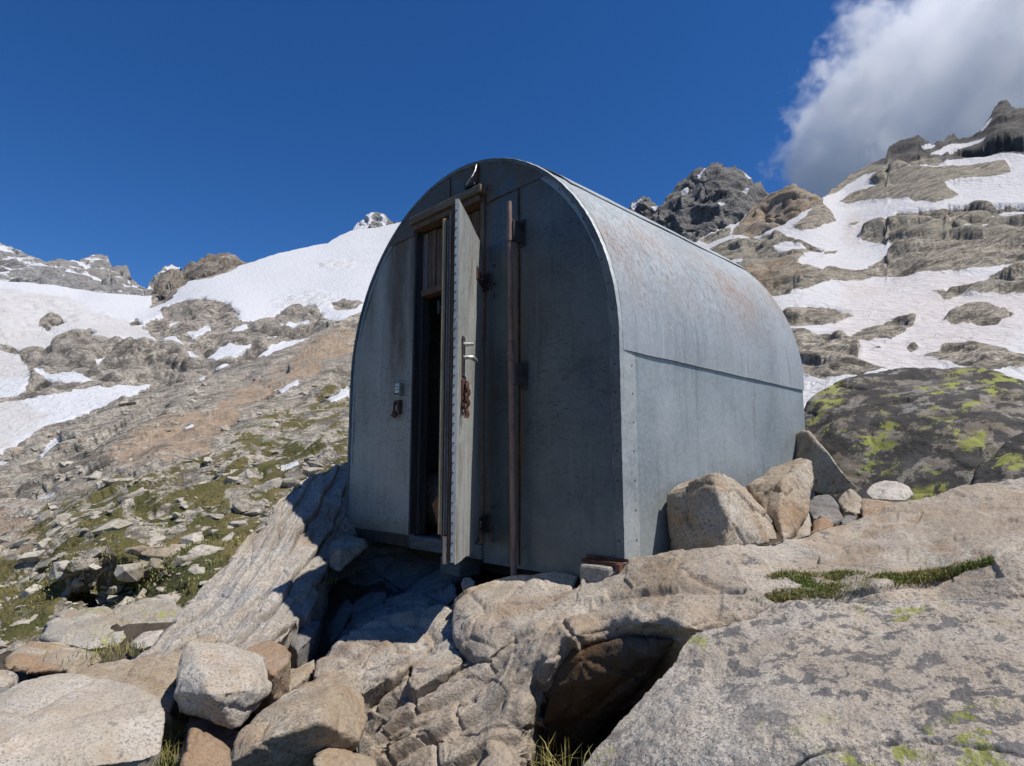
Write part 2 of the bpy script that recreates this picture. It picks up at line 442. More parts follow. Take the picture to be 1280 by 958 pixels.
# ------------------------------------------------------------------ far terrain materials
def terrain_mat(name, rock_a, rock_b, rock_dark, rust_c=(.30, .14, .06), scree=(.22, .20, .175), sc=1.0, grass=False, snow_c=(.51, .515, .53), dirty=(.46, .44, .42)):
    m = NT(name)
    co = m.coord('World')
    big = m.noise(co, .035 * sc, 6, .6, .6)
    mid = m.noise(co, .25 * sc, 7, .65, .5)
    fin = m.noise(co, 2.2 * sc, 5, .7)
    mpc = m.coord('World', rot=(.5, .6, .4)); mp = m.n('ShaderNodeMapping'); m.L(mpc, mp.inputs[0]); mp.inputs['Scale'].default_value = (.25, 2.2, 2.2)
    lay = m.noise(mp.outputs[0], .35 * sc, 6, .65, .4)
    col = m.mix(m.ramp(mid, [(.32, 0.), (.64, 1.)]), rock_a, rock_b)
    col = m.mix(m.ramp(lay, [(.40, .95), (.52, 0.)]), col, rock_dark)
    crk = m.noise(mp.outputs[0], .9 * sc, 7, .7, .6)
    col = m.mix(m.ramp(crk, [(.455, 0.), (.49, .9), (.525, 0.)]), col, tuple(c * .5 for c in rock_dark))
    col = m.mix(m.ramp(m.noise(mp.outputs[0], .28 * sc, 7, .7, .8), [(.56, 0.), (.68, .7)]), col, tuple(min(.6, c * 1.35) for c in rock_b))
    col = m.mix(m.ramp(fin, [(.36, .7), (.5, 0.)]), col, rock_dark)
    col = m.mix(m.ramp(fin, [(.56, 0.), (.70, .5)]), col, tuple(min(.6, c * 1.5) for c in rock_b))
    col = m.mix(m.ramp(big, [(.45, 0.), (.66, .6)]), col, scree)
    col = m.mix(m.math('MULTIPLY', m.attr('crag'), .85), col, m.mix(m.ramp(mid, [(.35, 0.), (.62, 1.)]), (.035, .034, .034), (.105, .10, .095)))
    ra = m.math('ADD', m.math('MULTIPLY', m.attr('rust'), .72), m.math('MULTIPLY', m.math('SUBTRACT', m.noise(mp.outputs[0], .5 * sc, 7, .68, .6), .5), 3.4))
    col = m.mix(m.ramp(ra, [(.40, 0.), (.85, .85)]), col, m.mix(fin, tuple(c * .5 for c in rust_c), tuple(c * 1.35 for c in rust_c)))
    if grass:
        ga = m.math('ADD', m.attr('grass'), m.math('MULTIPLY', m.math('SUBTRACT', m.noise(co, .9 * sc, 6, .68, .6), .5), 3.2))
        gm = m.ramp(ga, [(.50, 0.), (.62, 1.)])
        gcol = m.mix(m.ramp(m.noise(co, .5 * sc, 4, .6), [(.38, 0.), (.62, 1.)]), (.085, .085, .028), (.19, .150, .065))
        gcol = m.mix(m.noise(co, 9 * sc, 3, .7), m.mix(.5, gcol, (.02, .025, .008)), gcol)
        lic = m.ramp(m.noise(co, 1.4 * sc, 6, .7, .5), [(.54, 0.), (.62, .6)])
        col = m.mix(m.math('MULTIPLY', lic, m.math('MINIMUM', m.attr('grass'), 1.0)), col, (.26, .275, .15))
        col = m.mix(gm, col, gcol)
    sa = m.math('ADD', m.attr('snow'), m.math('MULTIPLY', m.math('SUBTRACT', m.noise(co, .5 * sc, 7, .7, .3), .5), .9))
    smask = m.ramp(sa, [(.48, 0.), (.54, 1.)])
    sn = m.mix(m.math('MULTIPLY', m.attr('dirt'), m.ramp(m.noise(co, .08 * sc, 5, .6, 1.), [(.3, .35), (.65, 1.)])), snow_c, dirty)
    sn = m.mix(m.math('MULTIPLY', m.ramp(m.noise(co, .6 * sc, 6, .7), [(.5, 0.), (.75, .5)]), m.attr('dirt')), sn, tuple(c * .72 for c in dirty))
    col = m.mix(smask, col, sn)
    h = m.math('ADD', m.math('MULTIPLY', mid, 1.0), m.math('MULTIPLY', fin, .25))
    n1 = m.bump(h, .6, 1.6 / sc)
    n2 = m.bump(lay, .5, .8 / sc, n1)
    # suncups on the snow
    cup = m.bump(m.noise(m.coord('World', scale=(1, 1, .6)), .8 * sc, 5, .55, 1.2), .55, 1.1 / sc)
    mixn = m.n('ShaderNodeMix', data_type='VECTOR'); m.L(smask, mixn.inputs[0]); m.L(n2, mixn.inputs[4]); m.L(cup, mixn.inputs[5])
    return m.done(col, .9, mixn.outputs[1], spec=.2)

def masks(X, Y, polys, warp=3.0, wf=.05, seed=5, soft=2, octv=4):
    w = np.stack([X * wf, Y * wf * 1.6, X * 0 + seed], -1)
    dx = warp * fbm(w, octv, seed, .6); dy = warp * .7 * fbm(w + 31.7, octv, seed + 9, .6)
    r = np.zeros(X.shape, bool)
    for p in polys: r |= in_poly(X + dx, Y + dy, p)
    return blur2(r.astype(np.float32), soft)

# ------------------------------------------------------------------ near hillside on the left and behind the hut
hs_top = [(-460, 800), (-300, 715), (-160, 650), (-60, 603), (0, 579), (30, 560), (60, 545), (100, 525), (130, 512), (180, 492), (220, 480), (260, 470), (300, 458), (340, 444), (380, 424), (410, 408), (445, 391), (480, 380), (600, 372), (760, 395)]
hs_bot = [(-460, 1010), (-160, 930), (0, 880), (100, 850), (200, 815), (300, 770), (400, 720), (480, 690), (760, 660)]
hs_ctrl = [(0, 840, 6), (-160, 900, 5.2), (100, 810, 6.3), (60, 770, 8.5), (160, 780, 6.6), (240, 730, 6.6), (300, 700, 7.4), (200, 650, 13), (330, 620, 13), (400, 560, 18), (435, 560, 15), (430, 500, 40),
           (300, 560, 22), (200, 560, 32), (100, 620, 25), (0, 690, 20), (0, 610, 60), (60, 555, 95), (180, 495, 130), (300, 470, 120), (380, 430, 160), (445, 395, 250), (600, 400, 260), (600, 560, 14),
           (760, 560, 12), (760, 450, 60), (600, 660, 8.5), (760, 660, 8), (-160, 720, 26), (-160, 660, 60), (-460, 990, 5.5), (-460, 820, 40),
           (100, 712, 9.2), (150, 690, 9.4), (180, 700, 9.0), (85, 770, 8.8), (130, 758, 10.4), (170, 735, 10.2), (115, 735, 10.2)]
hs_ctrl = warp_r(hs_ctrl, 7., 7., .62)
P, X, Y, R = sheet(-460, 760, 960, 440, hs_top, hs_bot, hs_ctrl, even=1.2, back=np.interp(np.linspace(-460, 760, 960), [-160, 300, 760], [8, 14, 18])[:, None], down=2.0, jag=3, jagf=.09)
N = grid_normals(P); N *= np.where((N[..., 2:] < 0), -1, 1)
st = rotm('Z', .5) @ np.diag([1, 1, 1]) ; strat = np.diag([.45, 1.3, 1.6]) @ rotm('Y', .5) @ rotm('Z', -.6)
rust = .30 * masks(X, Y, [[(-160, 690), (0, 625), (120, 570), (230, 520), (330, 470), (440, 410), (445, 470), (340, 540), (220, 600), (60, 690), (-160, 780)]], 22, .03, 53, 12) + .72 * masks(X, Y, [[(150, 540), (250, 520), (300, 478), (360, 440), (440, 395), (440, 450), (380, 465), (330, 500), (260, 560), (190, 580), (130, 590)], [(-40, 690), (0, 650), (60, 640), (30, 690)]], 14, .03, 3, 8)
grass = masks(X, Y, [[(-460, 1000), (-460, 830), (-160, 720), (0, 690), (60, 640), (150, 590), (250, 570), (330, 520), (430, 480), (470, 500), (470, 720), (200, 850)]], 20, .03, 4, 14)
grass *= .52
grass += .45 * masks(X, Y, [[(150, 745), (250, 640), (330, 640), (300, 700), (230, 755)], [(110, 660), (150, 630), (160, 660), (130, 690)], [(180, 700), (220, 660), (250, 690), (200, 730)], [(0, 800), (0, 740), (90, 690), (100, 700), (50, 790)],
      [(240, 620), (300, 570), (310, 580), (260, 640)], [(310, 600), (350, 580), (360, 595), (320, 610)]], 8, .05, 6, 3)
snow = masks(X, Y, [[(48, 567), (75, 547), (77, 551), (60, 562), (52, 571)], [(-60, 595), (-20, 575), (25, 556), (25, 560), (4, 580)], [(348, 487), (372, 473), (373, 478), (352, 490)], [(408, 497), (436, 484), (436, 492), (414, 501)], [(248, 474), (266, 465), (252, 475)], [(350, 583), (372, 576), (374, 580), (352, 588)], [(40, 625), (72, 617), (74, 619), (42, 629)], [(230, 533), (240, 528), (242, 531), (233, 537)]], 1.2, .2, 2, 0)
d = scaled_disp(P, R, 64, .17, .03, .14, 11, 'billow', strat) + scaled_disp(P, R, 16, .17, .004, .04, 31, 'billow', strat) + scaled_disp(P, R, 64, .06, .03, .12, 61, 'n')
fa = scaled_facet(P, R, P @ strat.T, (.25, .5, 1.0, 2.0, 4.0, 8.0), .02, .13, .20, .3)
sb = blur2(np.clip(blur2(snow, 6) * 3, 0, 1), 6)
d = (d + fa) * (1 - .9 * sb) * (1 - .45 * np.clip(grass - .4, 0, 1))
d = blur2(np.clip(d, -.09 * R, .07 * R) * crest_damp(R, rows=25), 3)
P = P + N * d[..., None]
HILL = (P, X, Y, N)
M['hill'] = terrain_mat('alpine_hillside', (.29, .255, .205), (.46, .41, .34), (.12, .105, .085), rust_c=(.34, .245, .165), sc=2.2, grass=True)
tag(sheet_obj('hillside', P, M['hill'], {'rust': rust, 'grass': grass, 'snow': snow, 'dirt': snow * 0}), kind='structure')

# ------------------------------------------------------------------ loose stones on the hillside (uncountable scree) and bigger stones one by one
def stone_variant(seed, n=12, flat=.55):
    r = np.random.default_rng(seed); bm = bmesh.new()
    for _ in range(n):
        v = r.normal(size=3); v /= np.linalg.norm(v); v *= r.uniform(.75, 1.0); v[2] *= flat; v[0] *= 1.25
        bm.verts.new(v)
    res = bmesh.ops.convex_hull(bm, input=bm.verts[:])
    bmesh.ops.delete(bm, geom=[g for g in set(res['geom_interior'] + res['geom_unused']) if isinstance(g, bmesh.types.BMVert)], context='VERTS')
    bmesh.ops.triangulate(bm, faces=bm.faces[:]); bm.verts.index_update()
    V = np.array([v.co for v in bm.verts]); F = np.array([[v.index for v in f.verts] for f in bm.faces]); bm.free()
    return V, F
SV = [stone_variant(40 + k, 15, [.6, .8, .5, .7][k % 4]) for k in range(8)]
def scatter_stones(Pts, sizes, seed=0):
    r = np.random.default_rng(seed); VV, FF = [], []; o = 0
    for p, s in zip(Pts, sizes):
        V, F = SV[r.integers(8)]
        a = r.uniform(0, 6.28); tx, ty = r.normal(0, .22, 2)
        Rm = rotm('Z', a) @ rotm('X', tx) @ rotm('Y', ty)
        VV.append((V * s * r.uniform(.7, 1.3, 3)) @ Rm.T + p - np.array([0, 0, s * .22])); FF.append(F + o); o += len(V)
    return np.concatenate(VV), np.concatenate(FF)
m = NT('scree_stone'); co = m.coord('World')
c = m.mix(m.ramp(m.noise(co, 1.3, 3, .6), [(.35, 0.), (.62, 1.)]), (.24, .21, .17), (.46, .42, .35))
c = m.mix(m.ramp(m.noise(co, .8, 4, .6), [(.57, 0.), (.68, .4)]), c, (.27, .275, .16))
c = m.mix(m.ramp(m.noise(co, .45, 3, .6), [(.58, 0.), (.68, .6)]), c, (.30, .18, .10))
c = m.mix(m.ramp(m.noise(co, 18, 4, .7), [(.38, .6), (.5, 0.)]), c, (.09, .085, .08))
M['scree'] = m.done(c, .9, m.bump(m.noise(co, 14, 5, .7), .5, .02), spec=.2)
nyh, nxh = P.shape[:2]
wgt = ((X > -440) & (X < 470) & (Y > 470)).astype(float)
wgt *= np.abs(np.gradient(Y, axis=0)) * np.where(Y < 560 + 40 * fbm(np.stack([X * .01, Y * .01, X * 0], -1), 2, 3), .35, 1.0)
wgt[:10] = 0; wgt[-10:] = 0
cl = fbm(np.stack([X * .022, Y * .03, X * 0 + 4], -1), 4, 77)
wgt *= np.clip(cl * 3.2 + .35, .03, 1) * np.where(grass > .55, .45, 1.0) * (1 - np.clip(snow * 3, 0, 1))
wgt = (wgt / wgt.sum()).ravel()
idx = rng.choice(nyh * nxh, 4000, p=wgt)
pts = P.reshape(-1, 3)[idx]; rr = R.ravel()[idx]
sz = rr * np.exp(rng.normal(-5.35, .55, len(idx)))
V, F = scatter_stones(pts, sz, 1)
tag(link('scree', np_mesh('scree', V, F, False), M['scree']), 'scree of pale broken stones strewn over the grassy hillside left of the hut', 'scree', kind='stuff')
TURF = (P, X, Y, R, grass, snow)
# bigger stones, each its own object
bigs = [(205, 690, .075), (225, 700, .055), (245, 665, .05), (238, 700, .05), (262, 690, .06), (190, 705, .04), (280, 668, .05), (300, 655, .035), (315, 630, .045), (335, 612, .05), (350, 605, .05), (362, 628, .04), (342, 600, .045), (300, 630, .035),
        (265, 640, .04), (150, 720, .03), (215, 742, .03), (180, 745, .03), (140, 660, .05), (170, 640, .05), (155, 600, .05), (190, 590, .045), (60, 700, .05), (40, 740, .04), (20, 780, .05), (75, 660, .05), (290, 600, .04), (370, 600, .05), (395, 590, .04), (330, 660, .03),
        (250, 715, .035), (220, 680, .04), (255, 730, .025), (160, 755, .03), (120, 700, .05), (90, 712, .04), (170, 690, .045)]
for k, (bx, by_, s) in enumerate(bigs):
    j = np.argmin(((X - bx) ** 2 + (Y - by_) ** 2)); p = P.reshape(-1, 3)[j]; rr_ = R.ravel()[j]
    n0 = 5; r = np.random.default_rng(300 + k)
    V, F = SV[k % 8]
    o = link('stone', np_mesh('stone', (V * r.uniform(.75, 1.25, 3) * s * rr_ * .40) @ (rotm('Z', r.uniform(0, 6)) @ rotm('X', r.normal(0, .3))).T, F, False), M['scree']); o.location = p
    mb = o.modifiers.new('bevel', 'BEVEL'); mb.width = s * rr_ * .03; mb.segments = 2
    tag(o, 'loose pale angular stone lying on the grassy hillside left of the hut', 'stone', 'loose stones on the grassy hillside')

# ------------------------------------------------------------------ ground under the foreground rocks
g_ctrl = [(0, 800, 5.4), (100, 790, 5.3), (100, 860, 3.7), (200, 930, 3.1), (330, 850, 3.4), (420, 800, 3.7), (450, 740, 4.3), (520, 715, 4.6), (600, 690, 4.9), (600, 800, 3.3), (700, 950, 2.65), (800, 900, 2.8), (900, 690, 3.7),
          (1000, 650, 4.4), (1100, 640, 4.9), (1280, 622, 5.6), (1440, 610, 6), (0, 1100, 2.7), (400, 1100, 2.4), (700, 1100, 2.2), (1000, 1100, 2.0), (1280, 1100, 2.0), (-200, 900, 4.0), (-200, 850, 5.6), (750, 680, 4.2), (-620, 980, 5.5), (-620, 1200, 3.0), (1900, 600, 7), (1900, 1200, 2.2)]
P, X, Y, R = sheet(-620, 1900, 560, 120, [(-620, 960), (-220, 860), (0, 815), (100, 790), (200, 775), (300, 750), (420, 710), (520, 690), (640, 672), (1000, 640), (1280, 615), (1480, 600), (1900, 590)], [(-620, 1250), (-220, 1180), (1480, 1180), (1900, 1200)], g_ctrl, back=1.6, down=.6)
N = grid_normals(P); N *= np.where(N[..., 2:] < 0, -1, 1)
P = P + N * (.05 * billow(P * 1.8, 5, 9) + .02 * facet(P * 6, 4))[..., None]
m = NT('dark_soil'); co = m.coord('World')
c = m.mix(m.ramp(m.noise(co, 5, 6, .7), [(.35, 0.), (.65, 1.)]), (.045, .036, .028), (.13, .105, .08))
c = m.mix(m.ramp(m.noise(co, 1.8, 5, .6), [(.5, 0.), (.6, .8)]), c, (.10, .095, .085))
c = m.mix(m.ramp(m.noise(co, 3.1, 5, .7), [(.60, 0.), (.68, .6)]), c, (.055, .07, .02))
M['soil'] = m.done(c, .95, m.bump(m.noise(co, 30, 6, .75), .8, .02), spec=.1)
tag(sheet_obj('ground', P, M['soil']), kind='structure')

# ------------------------------------------------------------------ left distance: ledges, snow gully and glacier
ft_top = [(-460, 330), (-170, 338), (0, 351), (60, 356), (120, 365), (185, 371), (205, 368), (235, 352), (270, 342), (300, 333), (345, 318), (380, 309), (410, 304), (425, 295), (440, 289), (470, 285), (520, 275), (580, 278), (660, 295), (760, 320), (860, 345)]
ft_bot = [(-460, 860), (-170, 680), (0, 615), (60, 590), (130, 560), (180, 540), (260, 512), (340, 482), (410, 445), (445, 425), (520, 415), (860, 420)]
ft_ctrl = [(-170, 640, 150), (0, 600, 130), (60, 570, 150), (0, 540, 190), (100, 510, 210), (170, 490, 230), (0, 480, 290), (80, 470, 270), (150, 440, 330), (200, 470, 260), (240, 430, 330), (300, 430, 300), (300, 400, 420), (360, 440, 290), (430, 400, 390),
           (60, 430, 400), (0, 400, 520), (100, 395, 560), (150, 405, 520), (100, 368, 950), (0, 352, 980), (190, 372, 1000), (200, 400, 520), (250, 352, 950), (250, 380, 620), (300, 333, 1150), (340, 390, 520), (400, 303, 1400), (400, 350, 800), (470, 285, 1500), (450, 385, 480), (520, 276, 1500), (520, 400, 450), (-170, 340, 950), (-170, 450, 420), (-460, 335, 950), (-460, 780, 130), (-460, 500, 420), (660, 295, 1300), (660, 400, 480), (860, 345, 900), (860, 415, 500)]
ft_ctrl = warp_r(ft_ctrl, 130., 85., .55)
P, X, Y, R = sheet(-460, 860, 960, 420, ft_top, ft_bot, ft_ctrl, even=1.6, back=80, down=8, jag=1.5, jagf=.05)
N = grid_normals(P); N *= np.where(N[..., 2:] < 0, -1, 1)
snow_polys = [[(-480, 300), (-170, 320), (0, 340), (185, 360), (300, 320), (420, 280), (900, 230), (900, 380), (540, 392), (470, 398), (430, 399), (408, 400), (395, 382), (372, 380), (355, 386), (335, 396), (312, 401), (298, 398), (290, 384), (268, 376), (240, 382), (215, 388), (190, 398), (172, 405), (196, 424), (170, 421), (140, 424), (118, 424), (95, 430), (70, 436), (45, 440), (0, 432), (-200, 425), (-480, 430)],
              [(-200, 640), (-200, 500), (-60, 500), (0, 503), (30, 500), (70, 492), (115, 481), (190, 476), (172, 489), (125, 508), (62, 531), (25, 549), (0, 562), (-60, 590)],
              [(-200, 510), (-200, 430), (0, 436), (26, 446), (40, 470), (25, 492), (0, 497)],
              [(40, 462), (95, 466), (118, 472), (100, 476), (60, 474)], [(255, 446), (285, 430), (314, 432), (292, 444), (266, 448)], [(350, 410), (374, 402), (392, 404), (370, 413)], [(320, 443), (350, 428), (384, 421), (384, 428), (350, 440), (328, 450)],
              [(195, 425), (215, 420), (232, 430), (216, 428)], [(228, 436), (248, 444), (240, 450)], [(400, 432), (420, 424), (428, 426), (408, 437)], [(375, 425), (388, 421), (386, 428), (378, 430)], [(405, 396), (440, 385), (440, 398), (410, 400)], [(206, 404), (226, 399), (232, 403), (212, 409)], [(236, 415), (262, 409), (266, 413), (240, 420)], [(150, 436), (172, 430), (176, 434), (156, 441)], [(286, 412), (306, 405), (310, 409), (292, 416)], [(20, 474), (34, 466), (40, 470), (26, 478)], [(120, 452), (140, 447), (142, 451), (124, 456)], [(330, 424), (346, 417), (350, 420), (336, 427)], [(268, 458), (284, 452), (286, 456), (272, 461)], [(395, 446), (420, 436), (424, 440), (400, 450)]]
rock_polys = [[(186, 385), (190, 372), (204, 345), (210, 330), (305, 325), (298, 334), (285, 340), (262, 348), (236, 352), (222, 362), (214, 372), (196, 379)], [(48, 404), (72, 398), (82, 402), (60, 414), (50, 410)], [(160, 401), (172, 396), (176, 402), (164, 406)],
              [(96, 416), (112, 411), (118, 416), (100, 422)], [(415, 378), (430, 372), (455, 378), (440, 386), (418, 386)], [(200, 386), (215, 378), (250, 372), (285, 378), (300, 392), (280, 398), (240, 400), (205, 402)]]
snow = masks(X, Y, snow_polys, 5, .05, 8, 2, 3) * (1 - masks(X, Y, rock_polys, 3, .06, 12, 2, 3))
dirt = masks(X, Y, [[(-200, 370), (20, 362), (95, 375), (130, 392), (190, 408), (190, 430), (-200, 520)], [(-200, 620), (-200, 480), (30, 500), (60, 520), (0, 560)]], 12, .04, 14, 10)
rust = masks(X, Y, [[(370, 470), (400, 430), (440, 405), (520, 410), (520, 440), (440, 440), (400, 470)], [(220, 352), (250, 330), (290, 330), (270, 345)]], 6, .05, 16, 5) * .8
strat = np.diag([.6, 1.0, 1.5]) @ rotm('Y', .35) @ rotm('Z', -.5)
rk = 1 - np.clip(blur2(snow, 16), 0, 1); rk = rk * rk
d = scaled_disp(P, R, 400, .20, .04, .14, 21, 'billow', strat) * rk + scaled_disp(P, R, 64, .30, .005, .06, 41, 'billow', strat) * rk + scaled_disp(P, R, 400, .03, .04, .3, 71, 'n') * (1 - rk)
ice = masks(X, Y, [[(-100, 370), (0, 366), (95, 378), (110, 400), (60, 420), (-100, 430)], [(340, 376), (395, 362), (420, 372), (400, 385), (355, 390)], [(400, 330), (440, 320), (440, 335), (410, 340)], [(95, 402), (130, 390), (158, 404), (120, 408)]], 6, .05, 18, 6)
d += ice * scaled_disp(P, R, 32, .16, .008, .05, 51, 'ridge', np.diag([1.6, 1.6, .7]))
d += rk * scaled_facet(P, R, P @ strat.T, (1.5, 3., 6., 12., 24., 48.), .014, .13, .30, .5)
d = blur2(d * crest_damp(R), 3)
P = P + N * d[..., None]
M['far_left'] = terrain_mat('snowy_ledges', (.27, .24, .20), (.44, .395, .335), (.11, .095, .08), rust_c=(.30, .20, .12), sc=.75)
tag(sheet_obj('glacier_slope', P, M['far_left'], {'rust': rust, 'snow': snow, 'dirt': np.clip(dirt + ice * .35, 0, 1)}), kind='structure')

# ------------------------------------------------------------------ far peaks
def peak(name, x0, x1, nx, ny, top, bot, r_top, r_bot, mat, snow_amt, amp=.22, seed=1, jag=6, rustv=0.0, snow_polys=None, bk=300):
    ctrl = []
    for k in range(7):
        x = x0 + (x1 - x0) * k / 6; yt = poly_y(top, x); yb = poly_y(bot, x)
        ctrl += [(x, float(yt), r_top), (x, float(yb), r_bot), (x + 5, float((yt + yb) / 2), (r_top * r_bot) ** .5 * random.uniform(.93, 1.07))]
    P, X, Y, R = sheet(x0, x1, nx, ny, top, bot, ctrl, back=bk, down=60, jag=jag, jagf=.10, seed=seed)
    N = grid_normals(P); N *= np.where(N[..., 2:] < 0, -1, 1)
    st = np.diag([1.1, 1.1, .5]) @ rotm('Y', .35)
    d = scaled_disp(P, R, 500, amp, .006, .09, seed * 7, 'ridge', st)
    d += scaled_facet(P, R, P, (6., 12., 25., 50., 100.), .006, .10, .17, .3, seed)
    d = blur2(d * crest_damp(R, rows=ny // 5, least=.35), 1)
    P2 = P + N * d[..., None]
    N2 = grid_normals(blur_grid(P2)); N2 *= np.where(N2[..., 2:] < 0, -1, 1)
    sn = sstep(.15, .9, N2[..., 2] + .55 * fbm(P / (R.mean() * .05), 5, seed + 3) + snow_amt - .5)
    if snow_polys: sn = np.maximum(sn * .0, masks(X, Y, snow_polys, 3, .1, seed, 1)) + 0 * sn
    tag(sheet_obj(name, P2, mat, {'snow': sn, 'rust': np.full(R.shape, rustv), 'dirt': R * 0}), kind='structure')
def blur_grid(P):
    return np.stack([blur2(P[..., k], 2) for k in range(3)], -1)
M['far_grey'] = terrain_mat('grey_ridge_rock', (.21, .205, .20), (.33, .32, .30), (.11, .11, .115), sc=.25)
M['far_dark'] = terrain_mat('dark_peak_rock', (.125, .12, .115), (.215, .205, .19), (.055, .055, .056), rust_c=(.2, .16, .11), scree=(.20, .185, .16), sc=.30)
M['far_brown'] = terrain_mat('brown_ridge_rock', (.20, .17, .135), (.31, .27, .22), (.11, .095, .08), rust_c=(.26, .16, .09), sc=.45)
peak('mountain_ridge', -170, 225, 420, 90, [(-170, 285), (-100, 296), (-40, 300), (0, 305), (12, 309), (24, 316), (40, 322), (57, 330), (66, 329), (75, 326), (84, 329), (100, 327), (112, 321), (125, 318), (134, 322), (140, 335), (150, 336), (158, 333), (164, 345), (172, 356), (182, 363), (190, 350), (200, 338), (207, 332), (222, 334), (225, 336)],
     [(-170, 385), (0, 385), (225, 400)], 1100, 800, M['far_grey'], .12, .24, 3, 4, bk=200)
peak('mountain_ridge', 176, 330, 260, 90, [(176, 392), (190, 372), (200, 352), (206, 340), (216, 338), (226, 340), (240, 331), (255, 325), (266, 320), (284, 315), (290, 319), (303, 327), (318, 336), (330, 340)], [(176, 402), (230, 385), (330, 360)], 430, 360, M['far_brown'], -.1, .20, 5, 5, rustv=.35, bk=80)
peak('mountain_peak', 405, 600, 260, 90, [(405, 320), (425, 299), (440, 289), (446, 279), (458, 271), (470, 266), (480, 267), (486, 274), (491, 277), (498, 277), (515, 290), (540, 300), (600, 330)], [(405, 330), (480, 310), (600, 350)], 760, 690, M['far_grey'], .40, .07, 7, 1.2, bk=100, snow_polys=[[(400, 330), (425, 295), (446, 276), (462, 266), (468, 268), (463, 280), (456, 290), (470, 295), (490, 292), (520, 300), (600, 340), (600, 360), (400, 360)], [(478, 268), (484, 276), (480, 284), (474, 276)]])
peak('mountain_peak', 765, 1010, 440, 200, [(765, 275), (782, 266), (790, 258), (800, 249), (810, 248), (820, 257), (826, 258), (836, 243), (848, 230), (858, 222), (868, 213), (880, 210), (892, 206), (897, 203), (906, 208), (918, 209), (932, 217), (940, 226), (950, 229), (958, 240), (966, 250), (985, 268), (1010, 290)],
     [(765, 350), (880, 320), (1010, 310)], 700, 500, M['far_dark'], .1, .26, 9, 4, rustv=.15, bk=150,
     snow_polys=[[(872, 222), (880, 212), (884, 213), (874, 226)], [(928, 219), (940, 222), (936, 226)], [(898, 260), (905, 259), (906, 263), (900, 264)], [(790, 262), (802, 251), (806, 253), (795, 266)], [(850, 244), (858, 234), (860, 238)], [(815, 262), (822, 258), (820, 266)], [(925, 244), (934, 240), (932, 246)]])

# ------------------------------------------------------------------ right slope: snowfield with rock outcrops up to the ridge
rs_top = [(740, 365), (800, 335), (840, 318), (868, 303), (885, 293), (900, 286), (915, 281), (925, 278), (935, 265), (950, 250), (970, 240), (985, 234), (992, 231), (1000, 236), (1015, 243), (1027, 249), (1040, 238), (1060, 222), (1085, 206), (1108, 196), (1112, 184), (1122, 177), (1135, 175), (1148, 168), (1158, 178), (1166, 181), (1180, 178), (1186, 168), (1191, 167), (1200, 175), (1215, 171), (1228, 161), (1240, 142), (1248, 129), (1256, 126), (1264, 135), (1285, 137), (1310, 150), (1380, 120), (1470, 150), (1600, 110), (1900, 60)]
rs_bot = [(740, 560), (900, 600), (1470, 620), (1900, 640)]
rs_ctrl = [(868, 303, 300), (925, 280, 310), (992, 233, 300), (1027, 249, 280), (1060, 222, 390), (1110, 195, 430), (1148, 168, 460), (1200, 175, 480), (1250, 127, 520), (1470, 150, 520), (1010, 480, 20), (1050, 470, 20), (1250, 465, 20), (1100, 430, 30), (1000, 430, 28), (1280, 410, 36), (1100, 385, 50), (1200, 350, 75), (1000, 350, 75),
           (930, 335, 110), (1150, 310, 120), (1280, 305, 120), (1050, 300, 180), (960, 300, 190), (980, 275, 240), (1100, 255, 260), (1200, 222, 290), (1250, 197, 340), (1050, 240, 350), (740, 530, 14), (1000, 560, 11), (1280, 560, 11), (1470, 580, 11), (740, 365, 150), (1400, 250, 200), (1400, 360, 60), (840, 400, 60), (1280, 360, 62), (1150, 340, 85), (1100, 345, 95), (1900, 80, 520), (1900, 620, 12), (1900, 350, 70)]
rs_ctrl = warp_r(rs_ctrl, 14., 48., .54)
P, X, Y, R = sheet(740, 1900, 1000, 560, rs_top, rs_bot, rs_ctrl, even=1.6, back=60., down=6, jag=4, jagf=.12, seed=4)
N = grid_normals(P); N *= np.where(N[..., 2:] < 0, -1, 1)
knob = [(912, 294), (925, 280), (950, 240), (990, 220), (1030, 240), (1027, 258), (1005, 264), (985, 275), (962, 287), (940, 293)]
